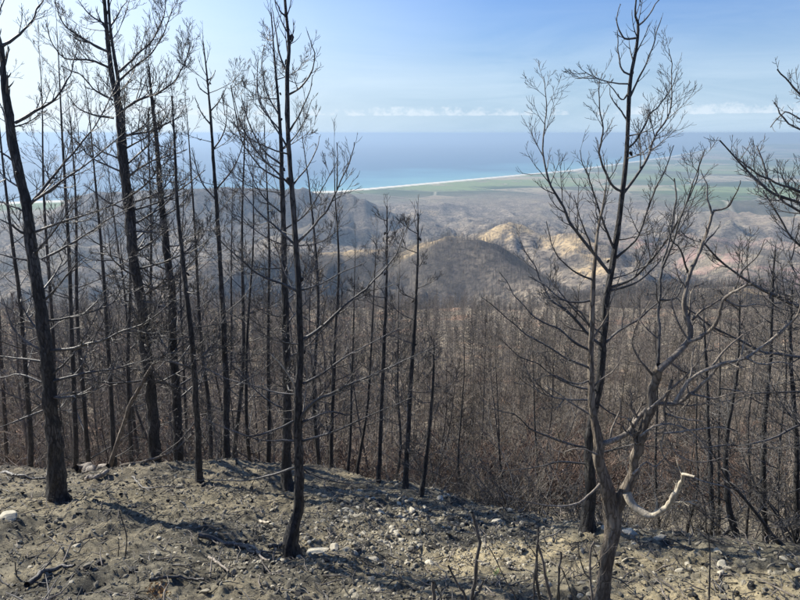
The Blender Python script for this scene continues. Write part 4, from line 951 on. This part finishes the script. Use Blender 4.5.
polyline_thing('sprout', 'thin bent twig standing left of centre in the ash', 'sapling', 4.0, [dict(w=1.8, w1=1, pts=[(125, 556), (127, 540), (124, 525), (119, 511)]), dict(w=1.2, w1=.8, pts=[(118, 555), (119, 545), (118, 538)])], tw=.2)
polyline_thing('sprout', 'thin forward-leaning twig right of the knotted stub', 'sapling', 2.8, [dict(w=1.8, w1=1, pts=[(517, 604), (505, 580), (497, 562), (488, 546)])], tw=.3)
polyline_thing('sprout', 'little grey twig at the lower left corner', 'sapling', 3.4, [dict(w=1.6, w1=1, pts=[(18, 582), (16, 570), (15, 562)])], tw=.2)

def lying(label, pts_px, w, w1, mat=None, cat='fallen branch', name='fallen_branch', lift=0.03, tw=.4):
    P = []
    for a, b in pts_px:
        h = hit(a, b, 1.0, 40); P.append(np.array([h[0], h[1], hz(h[0], h[1]) + lift]))
    n = 20; Q, L0 = catmull(P, n); dp = depth_of(Q[0]); r0, r1 = w / 2 / F * dp, w1 / 2 / F * dp
    hh = height(Q[:, 0], Q[:, 1]); Q[:, 2] = np.maximum(Q[:, 2], hh + r1 * .5)
    Q = Q + np.stack([fbm(np.arange(n) * .5, np.full(n, pts_px[0][0] + q), 2, 821 + q) for q in range(3)], 1) * r0
    tb = TB(); tb.add(Q, np.linspace(r0, r1, n), 8)
    for i in range(int(L0 / .12 * tw)):
        k = rng.integers(3, n - 1); d = nrm(Q[k] - Q[k - 1]); grow(tb, Q[k], d + nrm(np.cross(d, np.array([0, 0, 1.]))) * rng.choice([-1, 1]) * .8 + np.array([0, 0, .2]), rng.uniform(.08, .3), r1 * .8, 1, .0012, .1, .7, .15)
    o = tb.build(name, mat or M_branch, None, Q[0]); o.location = Q[0]; tag(o, label, cat); return o
lying('black fallen branch lying across the ash at lower left', [(28, 583), (45, 577), (62, 573), (78, 573)], 6, 3)
lying('thin black fallen branch lying near the yellow plant', [(152, 584), (170, 580), (190, 581), (204, 584)], 4, 2)
lying('dark fallen branch pointing at the foot of the centre pine', [(200, 542), (225, 543), (245, 548), (262, 555)], 5.5, 3)
lying('short branch touching the foot of the centre pine', [(268, 548), (280, 546), (294, 542)], 5, 3)
lying('pale forked stick left of the centre pine foot', [(234, 545), (252, 548), (262, 556), (270, 560)], 3, 1.8, M_palebr)
lying('pale straight stick on the ash below the centre pine', [(208, 558), (218, 566), (228, 574)], 3, 2, M_palebr)
lying('small bare stick behind the centre pine foot', [(259, 520), (266, 523), (271, 527)], 3, 2, M_bare, tw=0)
lying('long thin fallen pole sloping along the left rim', [(2, 473), (15, 477), (30, 480), (50, 482)], 3.5, 2)
lying('thick charred log lying at the foot of the shaded clump', [(78, 462), (84, 468), (92, 470), (108, 470)], 9, 5, M_palebr, 'log', 'charred_log', .06)
lying('pale log piece lying just right of the charred log', [(86, 480), (98, 481), (109, 479)], 6, 4, M_palebr, 'log', 'log_piece', .03, 0)
lying('thin bent branch lying on the low mound at left', [(133, 480), (145, 488), (165, 489), (185, 488)], 2, 1.2)
lying('long dark branch lying along the rim at right of centre', [(500, 494), (530, 502), (560, 508), (590, 512)], 5, 2.5)
lying('dark pole lying under the other rim branch', [(498, 500), (525, 508), (560, 516)], 4, 2)
for (pp, w, lab) in [([(110, 465), (122, 430), (130, 405), (141, 385), (152, 366), (165, 355)], 4.5, 'pale crooked stem leaning right across the shaded clump'),
                     ([(122, 466), (150, 460), (175, 450), (197, 430)], 3.4, 'light bent branch arching over the ground by the clump')]:
    traced_tree('leaning_stem', lab, 8.6, [(a, b, w * (1 - .5 * i / len(pp))) for i, (a, b) in enumerate(pp)], [], mt=M_pale, auto=5, k=10, cones=0, flare=1.05, rmin=.002)

# stones
def stone_data(seed, k=3):
    r = np.random.default_rng(seed)
    import bmesh
    bm = bmesh.new(); bmesh.ops.create_icosphere(bm, subdivisions=k, radius=1)
    pl = [(nrm(r.normal(size=3)), r.uniform(.5, .85)) for _ in range(9)]
    for v in bm.verts:
        p = np.array(v.co)
        for n_, d in pl:
            q = p @ n_ - d
            if q > 0: p = p - n_ * q * .92
        p = p * np.array([1.0, .8, .58]) * (1 + .06 * float(fbm(p[0] * 2.5 + seed, p[1] * 2.5 + p[2], 2, 5)))
        v.co = p
    me = bpy.data.meshes.new('stone'); bm.to_mesh(me); bm.free(); me.materials.append(M_stone)
    me.polygons.foreach_set('use_smooth', np.zeros(len(me.polygons), bool)); return me
ST = [stone_data(i, 3) for i in range(8)]
PEB = []
for i in range(6):
    me = stone_data(40 + i, 1); me.materials.clear(); me.materials.append(M_pebble); PEB.append(me)
for i in range(3): PEB.append(PEB[i].copy()); PEB[-1].materials.clear(); PEB[-1].materials.append(M_char)
PALE = []
for i in range(8):
    me = stone_data(60 + i, 1); me.materials.clear(); me.materials.append(M_rubble); PALE.append(me)
def put_stone(px, py, w, label, group=None, flat=1.0):
    h = hit(px, py, 1.0, 40)
    if h is None: return
    s = w / 2 / F * depth_of(h) * 1.05
    o = bpy.data.objects.new('stone', ST[rng.integers(8)]); COL.objects.link(o)
    o.location = (h[0], h[1], hz(h[0], h[1]) + s * rng.uniform(-.12, .15)); o.scale = (s * rng.uniform(.9, 1.1), s * rng.uniform(.65, 1.1), s * flat * rng.uniform(.6, 1.1)); o.rotation_euler = (rng.uniform(-.3, .3), rng.uniform(-.3, .3), rng.uniform(0, 6.28))
    tag(o, label, 'stone', group)
for px, py, w, lab in [(318, 551, 26, 'broad pale yellowish stone beside the foot of the centre pine'), (290, 546, 10, 'small bluish white stone touching the centre pine foot'), (372, 561, 15, 'rounded pale boulder lowest in the stone scatter below centre'), (335, 552, 14, 'flat grey stone right of the broad pale stone'),
                       (355, 558, 7, 'upright white stone left of the rounded boulder'), (372, 579, 10, 'tan stone in the ash below the rounded boulder'), (430, 560, 11, 'blue-grey block at the lower right of the stone scatter'), (497, 521, 12, 'orange-tan stone standing alone on the bare ground'),
                       (508, 513, 9, 'grey stone just behind the orange-tan one'), (522, 524, 9, 'pale stone right of the orange-tan one'), (680, 567, 10, 'upright yellowish stone in the open at right'), (724, 564, 15, 'large pale block right of the lone thin shoot'),
                       (9, 525, 20, 'flat tan slab at the left edge'), (76, 547, 12, 'grey stone lying left of the bent twig'), (380, 594, 12, 'white sliver of rock at the bottom edge'), (756, 557, 9, 'pale stone on the right rim'), (789, 562, 12, 'pale stone by the right edge below the leaning stem'),
                       (630, 533, 16, 'flat white stone behind the pale trunk'), (660, 539, 14, 'flat white stone right of the pale trunk'), (598, 547, 7, 'white stone between the dark pine and the pale trunk'), (635, 544, 10, 'low pale slab right of the pale trunk foot'), (603, 535, 8, 'pale stone behind the fork of the pale tree')]:
    put_stone(px, py, w, lab)
GS = 'loose pale stones on the ash'
def scatter(n, cx, cy, sx_, sy_, lo, hi, lab):
    for _ in range(n):
        px, py = rng.normal(cx, sx_), rng.normal(cy, sy_)
        if py > 600 or py < 470 or px < -5 or px > 805: continue
        if py < np.interp(px, [0, 300, 450, 560, 700, 800], [470, 478, 500, 525, 545, 552]): continue
        put_stone(px, py, rng.uniform(lo, hi), lab, GS)
scatter(75, 370, 530, 45, 16, 4, 9, 'fist-sized pale stone among the rubble right of the centre pine')
scatter(34, 400, 512, 35, 8, 4, 9, 'fist-sized pale stone among the rubble right of the centre pine')
scatter(26, 150, 560, 120, 28, 3, 7, 'small pale stone lying loose on the ash at left')
scatter(28, 690, 562, 70, 16, 3.5, 8, 'small pale stone lying loose on the tan ground at right')
# pebbles and charred crumbs
def pebbles():
    n = 62000
    a = np.radians(rng.uniform(-42, 42, n)); r = 2.0 + 9.5 * rng.random(n) ** 0.75
    x, y = r * np.sin(a), r * np.cos(a)
    dens = fbm(x * .9, y * .9, 3, 901)
    keep = dens > rng.uniform(-.7, .45, n); x, y = x[keep], y[keep]; n = len(x)
    z = height(x, y); s = np.minimum(0.005 + 0.0085 * rng.pareto(2.3, n), 0.040)
    o = instancer('pebbles', np.stack([x, y, z + s * rng.uniform(-.1, .35, n)], 1), rng.uniform(-3, 3, (n, 3)) * np.array([.25, .25, 1]), np.stack([s * rng.uniform(.7, 1.5, n), s * rng.uniform(.6, 1.1, n), s * rng.uniform(.5, 1.2, n)], 1), rng.integers(0, 9, n), PEB)
    tag(o, 'scattered pebbles and grit over the ash', None)
    n = 3600; cx = rng.normal(0, 1, n); cy = rng.normal(0, 1, n); x = np.where(rng.random(n) < .7, .15 + cx * .85, rng.uniform(-3.5, 3.5, n)); y = np.where(np.abs(x - .15) < 2.2, 4.9 + cy * .8, rng.uniform(3, 8, n))
    ok = (np.hypot(x, y) < 11) & (y > 2.3); x, y = x[ok], y[ok]; n = len(x); z = height(x, y); s = rng.uniform(.007, .018, n) * (1 + (rng.random(n) < .07))
    o = instancer('rubble', np.stack([x, y, z + s * .3], 1), rng.uniform(-3, 3, (n, 3)) * np.array([.3, .3, 1]), np.stack([s * rng.uniform(.8, 1.5, n), s, s * rng.uniform(.6, 1.2, n)], 1), rng.integers(0, 8, n), PALE)
    tag(o, 'pale broken rubble thickest right of the centre pine', None)
    sticks = []
    for i in range(6):
        tb = TB(); tb.add(np.array([[0, 0, 0], [.35, .03 * rng.normal(), .01], [.7, .05 * rng.normal(), .02], [1, .1 * rng.normal(), .0]]), np.array([.03, .026, .02, .01]), 5)
        if i % 2: tb.add(np.array([[.4, 0, 0], [.55, .15, .05], [.7, .28, .04], [.8, .33, .02]]), np.array([.015, .012, .01, .006]), 4)
        sticks.append(mesh_data('stick', tb.arrays(), [M_char, M_branch, M_palebr][i % 3]))
    n = 9000; a = np.radians(rng.uniform(-42, 42, n)); r = 2.0 + 9.5 * rng.random(n) ** .8; x, y = r * np.sin(a), r * np.cos(a); z = height(x, y)
    s = rng.uniform(.05, .26, n) * rng.uniform(.4, 1, n)
    o = instancer('twig_litter', np.stack([x, y, z + .006], 1), np.stack([rng.uniform(-.15, .15, n), rng.uniform(-.2, .2, n), rng.uniform(0, 6.28, n)], 1), np.stack([s, s, s], 1), rng.integers(0, 6, n), sticks)
    tag(o, 'charred twig litter strewn over the ash', None)
pebbles()
# little yellow-green plants
def plant(px, py, w, label, col, name='small_plant'):
    m, N, L, node, b, out = newmat(name + '_leaf'); oi = node('ShaderNodeTexCoord'); nn = node('ShaderNodeTexNoise', i_Scale=60.0); L.new(oi.outputs['Object'], nn.inputs['Vector'])
    L.new(mixc(node, L, nn.outputs[0], col, tuple(c * .5 for c in col)), b.inputs['Base Color']); b.inputs['Roughness'].default_value = .7
    h = hit(px, py, 1, 40); s = w / F * depth_of(h); V, Fc = [], []
    for i in range(70):
        a = rng.uniform(0, 6.28); rr = s * .5 * rng.random() ** .5; p = np.array([rr * math.cos(a), rr * math.sin(a), rng.uniform(0, s * .7)]); d = nrm(rv() + np.array([0, 0, .8])) * s * .17; q = nrm(np.cross(d, rv())) * s * .05
        k = len(V); V += [p - q * .2, p + d * .5 - q, p + d, p + d * .5 + q]; Fc.append([k, k + 1, k + 2, k + 3])
    o = mesh_obj('leaves', V, np.array(Fc), m, smooth=False)
    root = empty(name, (h[0], h[1], hz(h[0], h[1]))); tag(root, label, 'plant'); o.parent = root
    tb = TB()
    for i in range(8): 
        a = rng.uniform(0, 6.28); tb.add(np.array([[0, 0, -.01], [.2 * s * math.cos(a), .2 * s * math.sin(a), s * .3], [.4 * s * math.cos(a), .4 * s * math.sin(a), s * .7]]), np.array([.0015, .0012, .0008]), 4)
    tb.build('stems', M_rust, root)
plant(158, 592, 24, 'dry orange-yellow plant at the bottom edge, left of centre', (.42, .27, .12))
plant(497, 573, 9, 'tiny green seedling right of the knotted stub', (.12, .30, .06))
plant(545, 575, 7, 'tiny green seedling between the black shoots', (.12, .26, .06))
